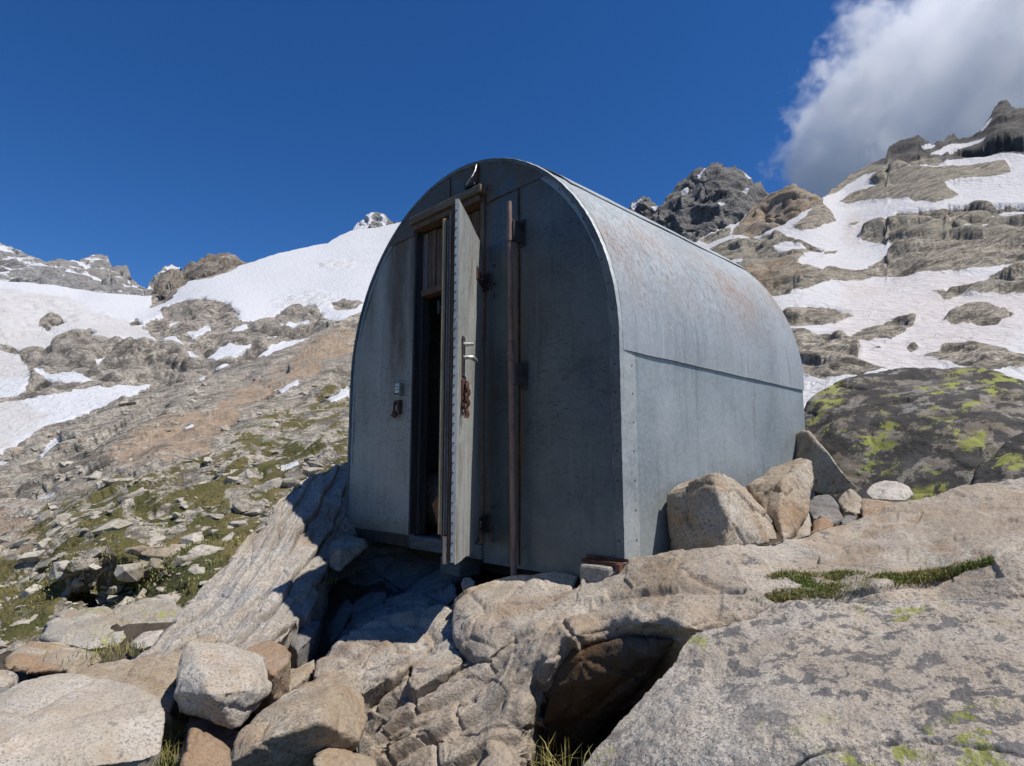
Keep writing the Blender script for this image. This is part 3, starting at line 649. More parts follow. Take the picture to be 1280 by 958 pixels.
rocks = [knob, [(992, 285), (1010, 268), (1026, 252), (1040, 266), (1046, 276), (1020, 286), (1000, 290)],
         [(860, 350), (888, 312), (905, 306), (920, 296), (965, 291), (985, 299), (1022, 308), (1032, 313), (1005, 318), (995, 330), (1010, 338), (1040, 344), (1060, 345), (1002, 364), (965, 369), (930, 345), (880, 335)],
         [(1000, 350), (1040, 336), (1090, 338), (1110, 345), (1080, 350), (1045, 352)], [(870, 300), (895, 290), (915, 284), (912, 294), (885, 303)],
         [(1028, 248), (1060, 216), (1110, 180), (1150, 150), (1200, 160), (1250, 110), (1285, 120), (1480, 100), (1480, 210), (1280, 191), (1240, 195), (1180, 204), (1130, 213), (1098, 233), (1084, 226), (1052, 240)],
         [(1048, 254), (1075, 241), (1095, 233), (1130, 214), (1200, 208), (1256, 200), (1264, 216), (1240, 226), (1176, 233), (1202, 244), (1170, 257), (1130, 250), (1095, 250), (1062, 257)],
         [(1076, 300), (1080, 287), (1112, 276), (1122, 268), (1180, 262), (1222, 252), (1280, 258), (1480, 250), (1480, 335), (1280, 331), (1240, 336), (1200, 341), (1150, 340), (1110, 346), (1085, 333), (1122, 312), (1142, 305), (1105, 304)],
         [(1163, 363), (1210, 359), (1240, 345), (1290, 335), (1400, 340), (1400, 368), (1280, 368), (1215, 369), (1182, 374)],
         [(975, 395), (990, 383), (1010, 381), (1042, 384), (1070, 394), (1045, 402), (990, 406)], [(1058, 426), (1078, 410), (1122, 399), (1148, 395), (1142, 408), (1115, 424), (1085, 428)],
         [(1178, 401), (1192, 390), (1226, 387), (1272, 395), (1238, 404), (1190, 406)], [(1153, 446), (1182, 431), (1216, 427), (1290, 446), (1400, 440), (1400, 475), (1260, 462), (1232, 466), (1200, 456)],
         [(970, 425), (985, 417), (1010, 413), (1052, 417), (1078, 438), (1072, 452), (1112, 462), (1050, 472), (1000, 470), (975, 460)], [(1060, 280), (1075, 278), (1070, 284)], [(1132, 434), (1142, 429), (1148, 435), (1138, 440)], [(1088, 434), (1100, 432), (1104, 436), (1092, 437)],
         [(1028, 315), (1048, 312), (1046, 317), (1030, 319)]]
strips = [[(966, 310), (985, 305), (1012, 309), (1000, 315), (975, 314)], [(1160, 192), (1180, 184), (1205, 180), (1232, 173), (1236, 178), (1205, 186), (1178, 193)], [(1236, 269), (1260, 264), (1290, 266), (1290, 270)], [(1040, 246), (1060, 232), (1080, 220), (1098, 216), (1086, 228), (1060, 240), (1046, 250)],
          [(1225, 162), (1240, 146), (1236, 158), (1228, 165)], [(1150, 182), (1160, 180), (1172, 182), (1155, 186)], [(940, 301), (950, 299), (955, 302), (944, 304)], [(915, 327), (928, 325), (930, 330), (918, 331)], [(1200, 284), (1240, 280), (1235, 284), (1205, 287)]]
rmask = masks(X, Y, rocks, 5, .035, 22, 2, 2) * (1 - masks(X, Y, strips, 2, .05, 25, 2, 2))
scr = masks(X, Y, [rocks[6], rocks[1]], 4, .035, 22, 8, 2)
snow = 1 - rmask
rust = masks(X, Y, [knob, [(900, 360), (940, 330), (1000, 318), (1010, 345), (950, 362)]], 4, .06, 27, 4)
rust = rust * .75 + .3 * masks(X, Y, [[(1108, 215), (1130, 190), (1160, 185), (1170, 195), (1150, 212)]], 3, .06, 2, 2)
dirt = .25 + .6 * masks(X, Y, [[(1050, 350), (1180, 340), (1290, 370), (1290, 420), (1100, 470), (1040, 420)], [(1050, 300), (1060, 260), (1090, 270), (1080, 310)]], 20, .02, 29, 16)
rk = blur2(rmask, 18); rk = np.clip(rk * 1.1, 0, 1) ** 1.5 * (1 - .8 * scr)
strat = np.diag([.5, .9, 1.7]) @ rotm('Y', -.3) @ rotm('Z', .3)
d = scaled_disp(P, R, 128, .14, .03, .13, 23, 'billow', strat) * rk + scaled_disp(P, R, 32, .15, .006, .035, 43, 'billow', strat) * rk + scaled_disp(P, R, 128, .035, .03, .25, 73, 'n') * (1 - rk)
d += rk * scaled_facet(P, R, P @ strat.T, (1.2, 2.4, 4.8, 9.6, 20.), .014, .14, .23, .4)
d += (1 - rk) * scaled_disp(P, R, 8, .045, .006, .02, 83, 'billow')
d += blur2(rmask, 20) * R * .005
d = blur2(d * crest_damp(R), 4)
P = P + N * d[..., None]
M['right'] = terrain_mat('snow_and_outcrops', (.255, .222, .172), (.41, .36, .285), (.10, .088, .07), rust_c=(.32, .21, .115), scree=(.22, .20, .15), sc=.6, snow_c=(.51, .505, .51), dirty=(.49, .445, .415))
crag = masks(X, Y, [[(1085, 206), (1108, 190), (1125, 165), (1150, 150), (1200, 160), (1250, 110), (1480, 100), (1480, 160), (1300, 178), (1250, 186), (1200, 194), (1165, 200), (1130, 206)], [(1160, 196), (1300, 168), (1300, 192), (1240, 196), (1180, 206)]], 4, .06, 33, 3)
tag(sheet_obj('snowfield', P, M['right'], {'crag': crag, 'rust': rust, 'snow': snow, 'dirt': dirt}), kind='structure')
print('terrain', round(time.time() - T0, 1))

# ------------------------------------------------------------------ foreground bedrock slabs
def slab(name, label, P, mat, disp):
    disp = blur2(disp, 1)
    N = grid_normals(P); c = P.mean((0, 1))
    N *= np.where((N[..., 2:] < -.3), -1, 1)
    P2 = P + N * disp[..., None]
    base = np.array([P2[..., 0].mean(), P2[..., 1].mean(), P2[..., 2].min()])
    o = sheet_obj(name, P2 - base, mat); o.location = base
    tag(o, label, 'rock slab'); return o, P2, N

def cracks(X, Y, lines, width=2.0, depth=.02):
    """open joints running through a slab: list of photo polylines"""
    w = 3.0 * fbm(np.stack([X * .05, Y * .05, X * 0 + 8], -1), 3, 3)
    d = np.full(X.shape, 1e9)
    for ln in lines:
        wd = 1.0
        for (x0, y0), (x1, y1) in zip(ln[:-1], ln[1:]):
            dx, dy = x1 - x0, y1 - y0; L2 = dx * dx + dy * dy
            t = np.clip(((X - x0) * dx + (Y - y0) * dy) / L2, 0, 1)
            d = np.minimum(d, np.hypot(X + w - x0 - t * dx, Y + w * .6 - y0 - t * dy))
    return -depth * np.exp(-(d / width) ** 2)

# main slab the hut stands on
a_top = [(448, 905), (470, 872), (490, 850), (520, 838), (545, 826), (575, 826), (600, 822), (625, 800), (660, 775), (690, 752), (715, 730), (740, 720), (760, 712), (785, 704), (840, 692), (900, 684), (930, 682), (960, 676), (1000, 668), (1060, 650), (1100, 636), (1130, 626), (1200, 609), (1280, 597), (1440, 577), (1950, 560)]
a_bot = [(448, 1010), (600, 1040), (660, 1000), (700, 970), (760, 990), (1440, 1000), (1950, 1040)]
a_ctrl = [(448, 900, 2.75), (470, 875, 2.75), (520, 842, 2.72), (575, 826, 2.65), (625, 800, 2.62), (690, 752, 2.75), (740, 720, 2.92), (785, 704, 2.86), (840, 690, 2.78), (900, 683, 2.74), (960, 675, 2.92), (1060, 650, 3.5), (1130, 625, 3.7), (1200, 608, 3.85), (1280, 597, 4.0), (1440, 577, 4.3), (1950, 560, 5.0), (1950, 700, 3.0), (1950, 1000, 2.4),
          (800, 745, 2.52), (900, 738, 2.48), (930, 748, 2.42), (1000, 700, 2.85), (1100, 680, 3.0), (1240, 690, 2.75), (1240, 650, 3.3), (1000, 740, 2.45), (1100, 735, 2.45), (1280, 700, 2.6), (1440, 680, 2.9), (1050, 728, 2.62), (1150, 712, 2.75),
          (700, 780, 2.45), (650, 820, 2.42), (800, 783, 2.24), (850, 790, 2.18), (720, 797, 2.26), (690, 826, 2.24), (668, 880, 2.22), (664, 905, 2.22), (600, 860, 2.45), (520, 880, 2.48), (560, 910, 2.3), (480, 910, 2.5), (460, 950, 2.42), (640, 910, 2.2), (655, 945, 2.12), (560, 960, 2.15), (480, 970, 2.3), (600, 1000, 2.05),
          (722, 806, 2.44), (800, 792, 2.42), (845, 797, 2.36), (700, 832, 2.42), (678, 880, 2.46), (674, 908, 2.52), (720, 860, 2.62), (780, 830, 2.62), (720, 930, 2.9), (760, 900, 2.9), (820, 840, 2.66), (690, 950, 3.0), (800, 880, 2.9), (900, 850, 2.4), (900, 960, 2.3), (1100, 900, 2.3), (1280, 900, 2.4), (1440, 900, 2.5), (760, 990, 2.7)]
P, X, Y, R = sheet(448, 1950, 1150, 330, a_top, a_bot, a_ctrl, back=.7, down=.5, jag=1.5, jagf=.08)
strat = np.diag([.8, 1.1, 1.9]) @ rotm('Y', -.35) @ rotm('Z', .5)
d = .030 * fbm(P * 1.6, 3, 4) + .009 * billow(P @ strat.T * 3.4, 5, 5) + .013 * facet(P @ strat.T * 4, 3, .0) + .006 * fbm(P * 22, 4, 6, .6)
left = sstep(720, 560, X) * sstep(780, 830, Y)
d += left * (.020 * facet(P @ (np.diag([.6, .7, 2.4]) @ rotm('Y', .55)).T * 4.2, 14, .25) + .012 * facet(P * 7, 15, .2))
d += .008 * fbm(P * 9, 4, 26, .6)
lng = at(590, 872, 2.44) - at(470, 935, 2.44); lng /= np.linalg.norm(lng)
acr = at(560, 955, 2.16) - at(520, 845, 2.70); acr -= lng * (acr @ lng); acr /= np.linalg.norm(acr)
ph = (P @ acr) * 6.2 + .5 * fbm(np.stack([(P @ lng) * 1.2, (P @ acr) * 1.5, 0 * X], -1), 3, 31) + .35
fr = ph % 1.0
saw = np.where(fr < .88, fr / .88, (1 - fr) / .12) - .5
cell = np.floor(ph)
ph2 = (P @ lng) * 3.1 + cell * .37 + .25 * fbm(P * 2, 3, 33); f2 = ph2 % 1.0
jn = np.exp(-((f2 - .5) / .025) ** 2) * (np.sin(cell * 12.9 + np.floor(ph2) * 7.3) > .1)
lm = sstep(730, 600, X) * sstep(800, 840, Y)
d += lm * (.040 * saw - .022 * jn - .02 * np.exp(-((fr - .97) / .04) ** 2))
d += cracks(X, Y, [[(462, 870), (472, 855), (515, 825), (548, 820)], [(470, 935), (520, 905), (560, 888), (590, 872)], [(476, 890), (515, 866), (552, 838)], [(470, 945), (548, 895)], [(471, 890), (473, 856)], [(515, 866), (512, 834)]], 2.2, .03)
d += cracks(X, Y, [[(725, 812), (700, 770), (760, 745), (850, 735), (930, 742)], [(640, 800), (690, 772), (735, 752)], [(1040, 752), (1060, 747), (1170, 724), (1240, 696), (1290, 672)], [(700, 900), (740, 880), (790, 850)], [(860, 720), (900, 735)]], 3.0, .022)
slab('rock_slab', 'broad sunlit granite slab sloping up to the right beside the hut, with the grassy crack', P, M['bed'], d)
SLA = (P, X, Y)
# dark face under the lip: added brown stone, overhang shade put into its colour
rock('added brown rock face, coloured dark for the shade under the overhanging lip, above the grass tuft', [[(712, 812, 2.36), (735, 801, 2.36), (800, 795, 2.34), (848, 799, 2.30), (824, 836, 2.48), (772, 893, 2.66), (716, 940, 2.76), (690, 936, 2.66), (676, 908, 2.44), (682, 870, 2.38), (694, 836, 2.36)]], M['cavity'], vox=.009, thick=.12, sink=.05, fa=.014, ff=4, drop=False)
# near slab, bottom right
b_top = [(690, 1010), (722, 959), (745, 932), (770, 905), (800, 871), (826, 840), (842, 822), (852, 806), (862, 794), (880, 785), (915, 775), (942, 766), (960, 755), (985, 750), (1010, 748), (1080, 748), (1130, 750), (1190, 748), (1230, 752), (1290, 748), (1440, 740), (1950, 730)]
b_bot = [(690, 1090), (1440, 1090), (1950, 1150)]
b_ctrl = [(722, 959, 1.72), (770, 905, 1.80), (800, 871, 1.86), (842, 822, 1.97), (862, 795, 2.04), (942, 766, 2.12), (1010, 748, 2.2), (1130, 750, 2.2), (1290, 748, 2.26), (1440, 740, 2.4), (1950, 730, 2.9), (1950, 1100, 1.7), (1000, 850, 1.78), (1280, 850, 1.82), (1000, 950, 1.50), (1280, 958, 1.5), (960, 860, 1.74), (900, 850, 1.84), (850, 900, 1.66), (900, 940, 1.54), (800, 958, 1.6), (1000, 1080, 1.35), (1280, 1080, 1.3), (700, 1080, 1.62),
          (880, 800, 1.98), (1000, 780, 2.05), (1150, 800, 1.98), (985, 870, 1.69), (1010, 940, 1.5), (1015, 965, 1.5), (1100, 900, 1.63)]
P, X, Y, R = sheet(690, 1950, 1000, 300, b_top, b_bot, b_ctrl, back=.5, down=.5, jag=2.5, jagf=.06, seed=6)
d = .022 * fbm(P * 1.8, 3, 14) + .007 * billow(P * 4, 5, 15) + .0065 * fbm(P * 20, 5, 16, .65)
d += cracks(X, Y, [[(985, 965), (1010, 950), (1035, 938), (1080, 934), (1160, 928), (1290, 945)]], 2.0, .012)
slab('rock_slab', 'grey granite slab in the bottom right corner, blotched with dark and yellow-green lichen', P, M['slab'], d)
# leaning foliated slab below the hut's left corner
c_top = [(140, 842), (165, 822), (185, 806), (215, 775), (240, 747), (262, 722), (285, 700), (308, 672), (330, 650), (350, 626), (365, 612), (382, 600), (400, 590), (440, 574), (490, 562)]
c_bot = [(140, 850), (165, 838), (185, 826), (200, 826), (250, 830), (300, 812), (322, 806), (345, 806), (362, 792), (376, 770), (396, 764), (402, 748), (405, 722), (412, 700), (418, 684), (424, 672), (440, 668), (490, 690)]
c_ctrl = [(150, 842, 3.3), (185, 808, 3.45), (240, 748, 3.8), (285, 700, 4.1), (330, 650, 4.45), (365, 612, 4.75), (400, 590, 4.98), (440, 574, 5.3), (490, 562, 5.5), (490, 690, 4.95), (430, 668, 4.55), (434, 640, 4.72), (412, 700, 4.1), (402, 748, 3.7), (376, 768, 3.45), (345, 806, 3.12), (300, 808, 3.08), (250, 826, 3.0), (200, 824, 3.12), (165, 834, 3.25), (300, 740, 3.65), (350, 690, 4.0), (390, 640, 4.5), (390, 720, 3.75), (360, 745, 3.5), (330, 770, 3.35), (260, 775, 3.5)]
P, X, Y, R = sheet(140, 490, 520, 340, c_top, c_bot, c_ctrl, back=.8, down=.45, jag=1.5, jagf=.1, seed=8)
# bedding runs along the slab's long slope: beds step across the direction perpendicular to it in the photo
sdir = np.array([.42, .50, .76]); sdir /= np.linalg.norm(sdir)
lng = at(400, 600, 5.25) - at(210, 800, 3.3); lng /= np.linalg.norm(lng)
acr = at(400, 745, 3.7) - at(300, 690, 4.4); acr -= lng * (acr @ lng); acr /= np.linalg.norm(acr)
u = P @ lng; w_ = P @ acr
q = np.stack([u * .55, w_ * 3.6, u * 0], -1)
ph = w_ * 7.5 + .9 * fbm(np.stack([u * 1.1, w_ * 2, u * 0], -1), 4, 2)
fr = ph % 1.0
beds = np.where(fr < .82, fr / .82, (1 - fr) / .18)
str_amt = .4 + .9 * np.clip(fbm(np.stack([u * 1.4, w_ * 1.5, u * 0 + 5], -1), 3, 8) + .35, 0, 1)
d = .045 * (beds - .5) * str_amt + .020 * billow(q * 2.2, 4, 9) + .012 * facet(np.stack([u * 4, w_ * 9, P[..., 2] * 4], -1), 6, .5) + .006 * fbm(P * 18, 4, 6, .6)
d -= .03 * (np.exp(-((fr - .98) / .05) ** 2)) * str_amt
slab('rock_slab', 'leaning slab of finely layered gneiss below the left corner of the hut', P, M['foli'], d)

# ------------------------------------------------------------------ boulders, bottom left
rock('large pale flat-topped slab of rock in the bottom left corner', [
    [(-60, 900, 2.9), (0, 882, 2.95), (28, 846, 3.0), (90, 838, 3.02), (150, 852, 2.8), (200, 872, 2.62), (207, 898, 2.5), (204, 940, 2.38), (180, 950, 2.34), (90, 955, 2.33), (0, 958, 2.34), (-60, 985, 2.3), (200, 975, 2.42), (90, 990, 2.38), (0, 1000, 2.36)]], M['pale'], vox=.0095, thick=.35, sink=.3, fa=.016, ff=2.6, na=.014, nf=9, smooth=1)
rock('pale stepped ledge of rock behind the large flat slab at bottom left', [
    [(85, 840, 3.1), (140, 828, 3.12), (180, 822, 3.1), (224, 816, 3.02), (228, 850, 2.85), (215, 892, 2.65), (202, 892, 2.66), (160, 858, 2.84), (120, 850, 2.96)], [(88, 845, 3.0), (120, 834, 3.05), (148, 838, 2.98), (120, 856, 2.9), (97, 857, 2.92)]], M['tan'], vox=.009, thick=.4, sink=.3, fa=.02, ff=4.5)
rock('blocky whitish boulder resting over a dark gap, left of the tan wedge boulder', [
    [(237, 800, 2.72), (262, 803, 2.74), (300, 811, 2.76), (331, 823, 2.78), (336, 842, 2.72), (340, 858, 2.66), (333, 872, 2.58), (300, 909, 2.42), (288, 911, 2.42), (262, 899, 2.44), (238, 888, 2.48), (222, 892, 2.56), (217, 870, 2.54), (219, 845, 2.6), (226, 820, 2.66), (262, 868, 2.36), (318, 862, 2.42), (300, 838, 2.52)]], M['pale'], vox=.0075, thick=.3, sink=.1, fa=.014, ff=3.4, na=.014, nf=9, smooth=1, drop=False)
rock('tan wedge-shaped boulder with a sharp ridge and a dark underside, bottom left of centre', [
    [(440, 832, 2.42), (450, 836, 2.40), (446, 858, 2.3), (456, 868, 2.28), (461, 890, 2.20), (450, 926, 2.05), (400, 902, 1.96), (388, 893, 1.98), (330, 925, 1.96), (286, 955, 1.98), (300, 914, 2.12), (330, 886, 2.22), (362, 866, 2.28), (400, 846, 2.36),
     (300, 1000, 2.06), (350, 985, 2.1), (400, 955, 2.12), (445, 938, 2.18)]], M['tan'], vox=.007, thick=.16, sink=.1, fa=.012, ff=4, na=.014, nf=9, smooth=1, drop=False)
rock('small tan stone at the bottom edge below the wedge boulder', [[(392, 944, 1.98), (410, 938, 2.02), (440, 937, 2.02), (462, 943, 2.0), (476, 952, 1.96), (470, 990, 1.88), (395, 990, 1.86)]], M['tan'], vox=.007, thick=.2)
rock('reddish stone with a pale corner wedged under the whitish boulder', [[(241, 912, 2.36), (250, 915, 2.34), (228, 955, 2.2), (222, 1000, 2.12), (300, 1000, 2.14), (287, 938, 2.3), (278, 927, 2.34), (250, 985, 2.1)]], M['rust'], vox=.007, thick=.25, fa=.012)
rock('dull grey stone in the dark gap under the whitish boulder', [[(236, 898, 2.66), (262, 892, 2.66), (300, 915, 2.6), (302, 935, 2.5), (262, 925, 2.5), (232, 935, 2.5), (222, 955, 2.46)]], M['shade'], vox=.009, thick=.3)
rock('small pale upright stone at the bottom edge left of the dark hollow', [[(610, 929, 1.98), (628, 931, 1.98), (640, 945, 1.94), (656, 962, 1.9), (650, 1000, 1.82), (590, 1000, 1.82), (598, 955, 1.9), (622, 950, 1.88)]], M['bed'], vox=.006, thick=.2, fa=.01)
rock('flat tan rock with a shadowed underside at the left edge', [[(2, 828, 4.2), (20, 812, 4.4), (36, 803, 4.5), (80, 807, 4.4), (110, 812, 4.3), (132, 822, 4.1), (126, 831, 4.0), (100, 836, 3.95), (60, 840, 3.95), (30, 842, 3.98), (5, 836, 4.05)]], M['tan'], vox=.013, thick=.5, sink=.15, fa=.02, drop=False)
rock('low rock speckled with yellow-green lichen above the flat tan rock', [[(51, 796, 5.0), (60, 780, 5.2), (72, 769, 5.4), (82, 764, 5.5), (130, 759, 5.4), (150, 772, 5.2), (168, 790, 4.85), (152, 804, 4.7), (110, 812, 4.65), (80, 804, 4.75), (60, 800, 4.85)]], M['lichen_pale'], vox=.014, thick=.6, fa=.03)
rock('pale lichen-streaked rock touching the foot of the leaning layered slab', [[(130, 768, 5.7), (150, 758, 5.9), (180, 752, 5.9), (215, 751, 5.7), (237, 768, 5.2), (230, 782, 4.9), (200, 788, 4.8), (165, 790, 4.85), (140, 778, 5.3)]], M['lichen_pale'], vox=.014, thick=.6, fa=.03)
rock('pale wedge stone between the lichen rock and the layered slab', [[(163, 805, 4.2), (180, 792, 4.35), (205, 788, 4.3), (195, 805, 4.0), (172, 812, 3.95)]], M['pale'], vox=.012, thick=.3)
rock('long tan ledge running under the foot of the layered slab', [[(150, 832, 3.45), (200, 815, 3.4), (232, 800, 3.35), (262, 792, 3.3), (275, 800, 3.15), (240, 806, 3.1), (228, 816, 3.05), (180, 826, 3.15), (150, 838, 3.3)]], M['tan'], vox=.010, thick=.35, fa=.015)
rock('small grey stone at the left edge beside the large flat slab', [[(-20, 845, 3.6), (8, 842, 3.7), (19, 848, 3.6), (10, 858, 3.45), (-20, 865, 3.4)]], M['pale'], vox=.012, thick=.3)
rock('small grey stone half hidden at the left edge below the other edge stone', [[(-20, 866, 3.4), (4, 860, 3.42), (12, 866, 3.3), (4, 882, 3.1), (-20, 890, 3.1)]], M['shade'], vox=.012, thick=.3)

# ------------------------------------------------------------------ hollow in front of the hut
rock('lit tan block at the foot of the rusty pole, its front corner rounded', [
    [(562, 770, 2.92), (566, 752, 2.98), (582, 738, 3.05), (612, 726, 3.1), (645, 718, 3.12), (690, 715, 3.08), (722, 722, 3.02), (712, 745, 2.85), (672, 775, 2.66), (640, 800, 2.56), (612, 822, 2.54), (596, 822, 2.58), (576, 808, 2.68), (566, 792, 2.78), (590, 776, 2.72), (620, 768, 2.74)]], M['bed'], vox=.0085, thick=.35, sink=.3, fa=.016, ff=4.2)
rock('wide grey slab below the door, sunlit in front and shaded by the hut behind', [
    [(394, 846, 3.0), (396, 828, 3.1), (425, 800, 3.22), (455, 776, 3.35), (500, 764, 3.4), (545, 758, 3.36), (572, 752, 3.3), (574, 790, 2.98), (548, 815, 2.82), (510, 832, 2.74), (472, 856, 2.68), (452, 868, 2.66), (420, 860, 2.82), (400, 856, 2.94)]], M['bed'], vox=.009, thick=.4, sink=.35, fa=.026, ff=4.0, strata=((.35, .45, .82), 6, .028))
rock('square grey block in the cracked ledge below the lit tan block', [[(515, 832, 2.72), (540, 812, 2.8), (560, 800, 2.84), (575, 812, 2.72), (580, 828, 2.64), (552, 842, 2.56), (518, 862, 2.54), (512, 850, 2.6)]], M['bed'], vox=.008, thick=.3, fa=.012)
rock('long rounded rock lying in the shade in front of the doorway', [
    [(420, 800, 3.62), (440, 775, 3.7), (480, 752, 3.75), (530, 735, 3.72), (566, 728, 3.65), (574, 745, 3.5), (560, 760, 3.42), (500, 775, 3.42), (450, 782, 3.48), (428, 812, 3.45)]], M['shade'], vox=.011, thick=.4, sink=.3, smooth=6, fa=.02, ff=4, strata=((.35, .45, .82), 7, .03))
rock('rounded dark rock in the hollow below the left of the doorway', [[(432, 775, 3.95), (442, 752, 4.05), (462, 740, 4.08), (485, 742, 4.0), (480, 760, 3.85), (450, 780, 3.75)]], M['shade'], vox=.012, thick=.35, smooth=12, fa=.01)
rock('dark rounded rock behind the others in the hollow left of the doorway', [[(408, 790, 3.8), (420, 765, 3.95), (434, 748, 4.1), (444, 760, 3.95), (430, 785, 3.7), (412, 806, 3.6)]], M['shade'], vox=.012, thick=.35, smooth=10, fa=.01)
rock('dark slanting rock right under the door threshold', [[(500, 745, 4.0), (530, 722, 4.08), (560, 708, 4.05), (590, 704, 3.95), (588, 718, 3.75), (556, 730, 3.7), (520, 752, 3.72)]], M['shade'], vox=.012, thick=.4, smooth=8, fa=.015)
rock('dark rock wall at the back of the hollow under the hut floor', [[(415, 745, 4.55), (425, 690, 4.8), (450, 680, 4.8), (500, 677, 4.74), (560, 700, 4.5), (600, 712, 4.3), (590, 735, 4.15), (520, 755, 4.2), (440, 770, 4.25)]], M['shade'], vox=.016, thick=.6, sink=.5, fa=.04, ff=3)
rock('squared tan boulder jammed under the left front corner of the hut', [[(391, 690, 4.35), (404, 676, 4.42), (430, 667, 4.45), (455, 675, 4.3), (459, 683, 4.22), (440, 700, 4.12), (424, 716, 4.0), (410, 708, 4.08), (396, 700, 4.22), (425, 688, 4.1)]], M['tan'], vox=.010, thick=.35, fa=.015, ff=5, drop=False)
rock('orange-brown ledge under the lower end of the layered slab', [[(345, 778, 3.62), (372, 775, 3.66), (376, 785, 3.52), (366, 800, 3.4), (340, 812, 3.28), (312, 812, 3.25), (318, 798, 3.4)]], M['rust'], vox=.009, thick=.35, fa=.015)
rock('grey and red-brown stone beside the whitish boulder', [[(302, 812, 3.02), (335, 802, 3.06), (356, 810, 3.0), (364, 818, 2.92), (360, 828, 2.86), (340, 844, 2.76), (328, 832, 2.84)]], M['rust'], vox=.008, thick=.3, fa=.014)
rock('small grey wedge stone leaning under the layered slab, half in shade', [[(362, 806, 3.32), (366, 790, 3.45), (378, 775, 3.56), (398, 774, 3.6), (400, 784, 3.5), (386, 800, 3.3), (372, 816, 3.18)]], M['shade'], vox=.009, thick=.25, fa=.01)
rock('brown stone in the gully between the wedge boulder and the shaded slab', [[(338, 858, 3.1), (360, 838, 3.25), (395, 822, 3.3), (393, 838, 3.15), (365, 862, 2.95), (345, 872, 2.9)]], M['tan'], vox=.009, thick=.3, fa=.014)
rock('tiny pale stone sitting beside the door bottom', [[(577, 730, 3.28), (580, 723, 3.3), (588, 722, 3.3), (593, 727, 3.26), (592, 733, 3.24), (579, 736, 3.24)]], M['bed'], vox=.005, thick=.07, sink=.03, fa=.004)

# ------------------------------------------------------------------ rocks against the hut's right wall
def wr(px, py, off): return (px, py, wall_r(px, py, off))
rock('brown block leaning on the right wall of the hut, leftmost of the row', [[wr(832, 616, .03), wr(845, 607, .03), wr(862, 602, .03), (888, 591, 2.95), (900, 590, 2.97), wr(916, 600, .12), wr(934, 612, .08), wr(957, 641, .14), (973, 657, 3.25), (972, 675, 3.12), (958, 679, 3.02), (905, 686, 2.78), (880, 688, 2.90), wr(838, 694, .03), wr(836, 670, .03), (912, 652, 2.80), (897, 618, 2.87)]], M['tan'], vox=.0085, thick=.05, sink=.1, fa=.012, ff=5, na=.008, drop=False)
rock('upright reddish-faced slab of rock, second in the row along the right wall', [[wr(934, 608, .10), wr(960, 590, .06), (984, 577, 4.05), (1000, 573, 4.0), (1014, 577, 3.92), (1018, 598, 3.8), (1012, 640, 3.5), (992, 676, 3.22), (980, 679, 3.05), (974, 655, 3.15), (978, 602, 3.42), (972, 640, 3.22), wr(955, 636, .1)]], M['tan'], vox=.009, thick=.10, fa=.010, ff=5, drop=False)
rock('tilted dark-faced slab with a bright sunlit edge, at the hut rear right corner', [[(974, 566, 4.78), (985, 548, 4.74), (1004, 536, 4.66), (1012, 539, 4.58), (1026, 556, 4.46), (1050, 588, 4.28), (1074, 613, 4.14), (1058, 616, 4.22), (1032, 620, 4.36), (1012, 612, 4.5), (988, 590, 4.7), (978, 578, 4.76)]], M['bed'], vox=.012, thick=.12, fa=.010, ff=4, drop=False)
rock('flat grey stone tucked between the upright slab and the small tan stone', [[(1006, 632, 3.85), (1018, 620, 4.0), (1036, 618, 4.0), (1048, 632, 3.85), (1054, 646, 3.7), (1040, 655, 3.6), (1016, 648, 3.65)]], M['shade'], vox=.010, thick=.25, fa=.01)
rock('small tan stone under the tip of the tilted slab', [[(1046, 626, 4.05), (1056, 614, 4.15), (1064, 611, 4.15), (1078, 624, 4.05), (1078, 640, 3.9), (1070, 644, 3.85), (1056, 638, 3.9)]], M['tan'], vox=.009, thick=.22, fa=.01)
rock('low reddish stone between the small tan stone and the slab crest', [[(1076, 624, 4.1), (1098, 626, 4.1), (1126, 629, 4.0), (1100, 642, 3.8), (1078, 646, 3.78)]], M['rust'], vox=.010, thick=.25, fa=.01)
rock('smooth rounded whitish stone in front of the lichen boulder', [[(1080, 616, 4.5), (1088, 606, 4.6), (1105, 601, 4.65), (1122, 602, 4.6), (1138, 609, 4.5), (1142, 618, 4.4), (1134, 627, 4.3), (1110, 626, 4.3), (1088, 624, 4.38)]], M['pale'], vox=.010, thick=.25, smooth=10, fa=.006, drop=False)
rock('small orange-tinged stone at the foot of the upright slab', [[(1012, 668, 3.34), (1016, 652, 3.46), (1026, 644, 3.5), (1042, 652, 3.5), (1038, 662, 3.4), (1022, 674, 3.25)]], M['rust'], vox=.008, thick=.15, fa=.008)
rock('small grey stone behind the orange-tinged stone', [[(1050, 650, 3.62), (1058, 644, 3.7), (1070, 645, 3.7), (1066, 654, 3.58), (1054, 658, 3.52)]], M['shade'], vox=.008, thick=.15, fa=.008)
rock('pale stone low down behind the upright reddish slab', [[(990, 672, 3.3), (1000, 655, 3.45), (1010, 640, 3.6), (1014, 655, 3.5), (1010, 672, 3.3), (1000, 680, 3.22)]], M['pale'], vox=.008, thick=.15, fa=.008)
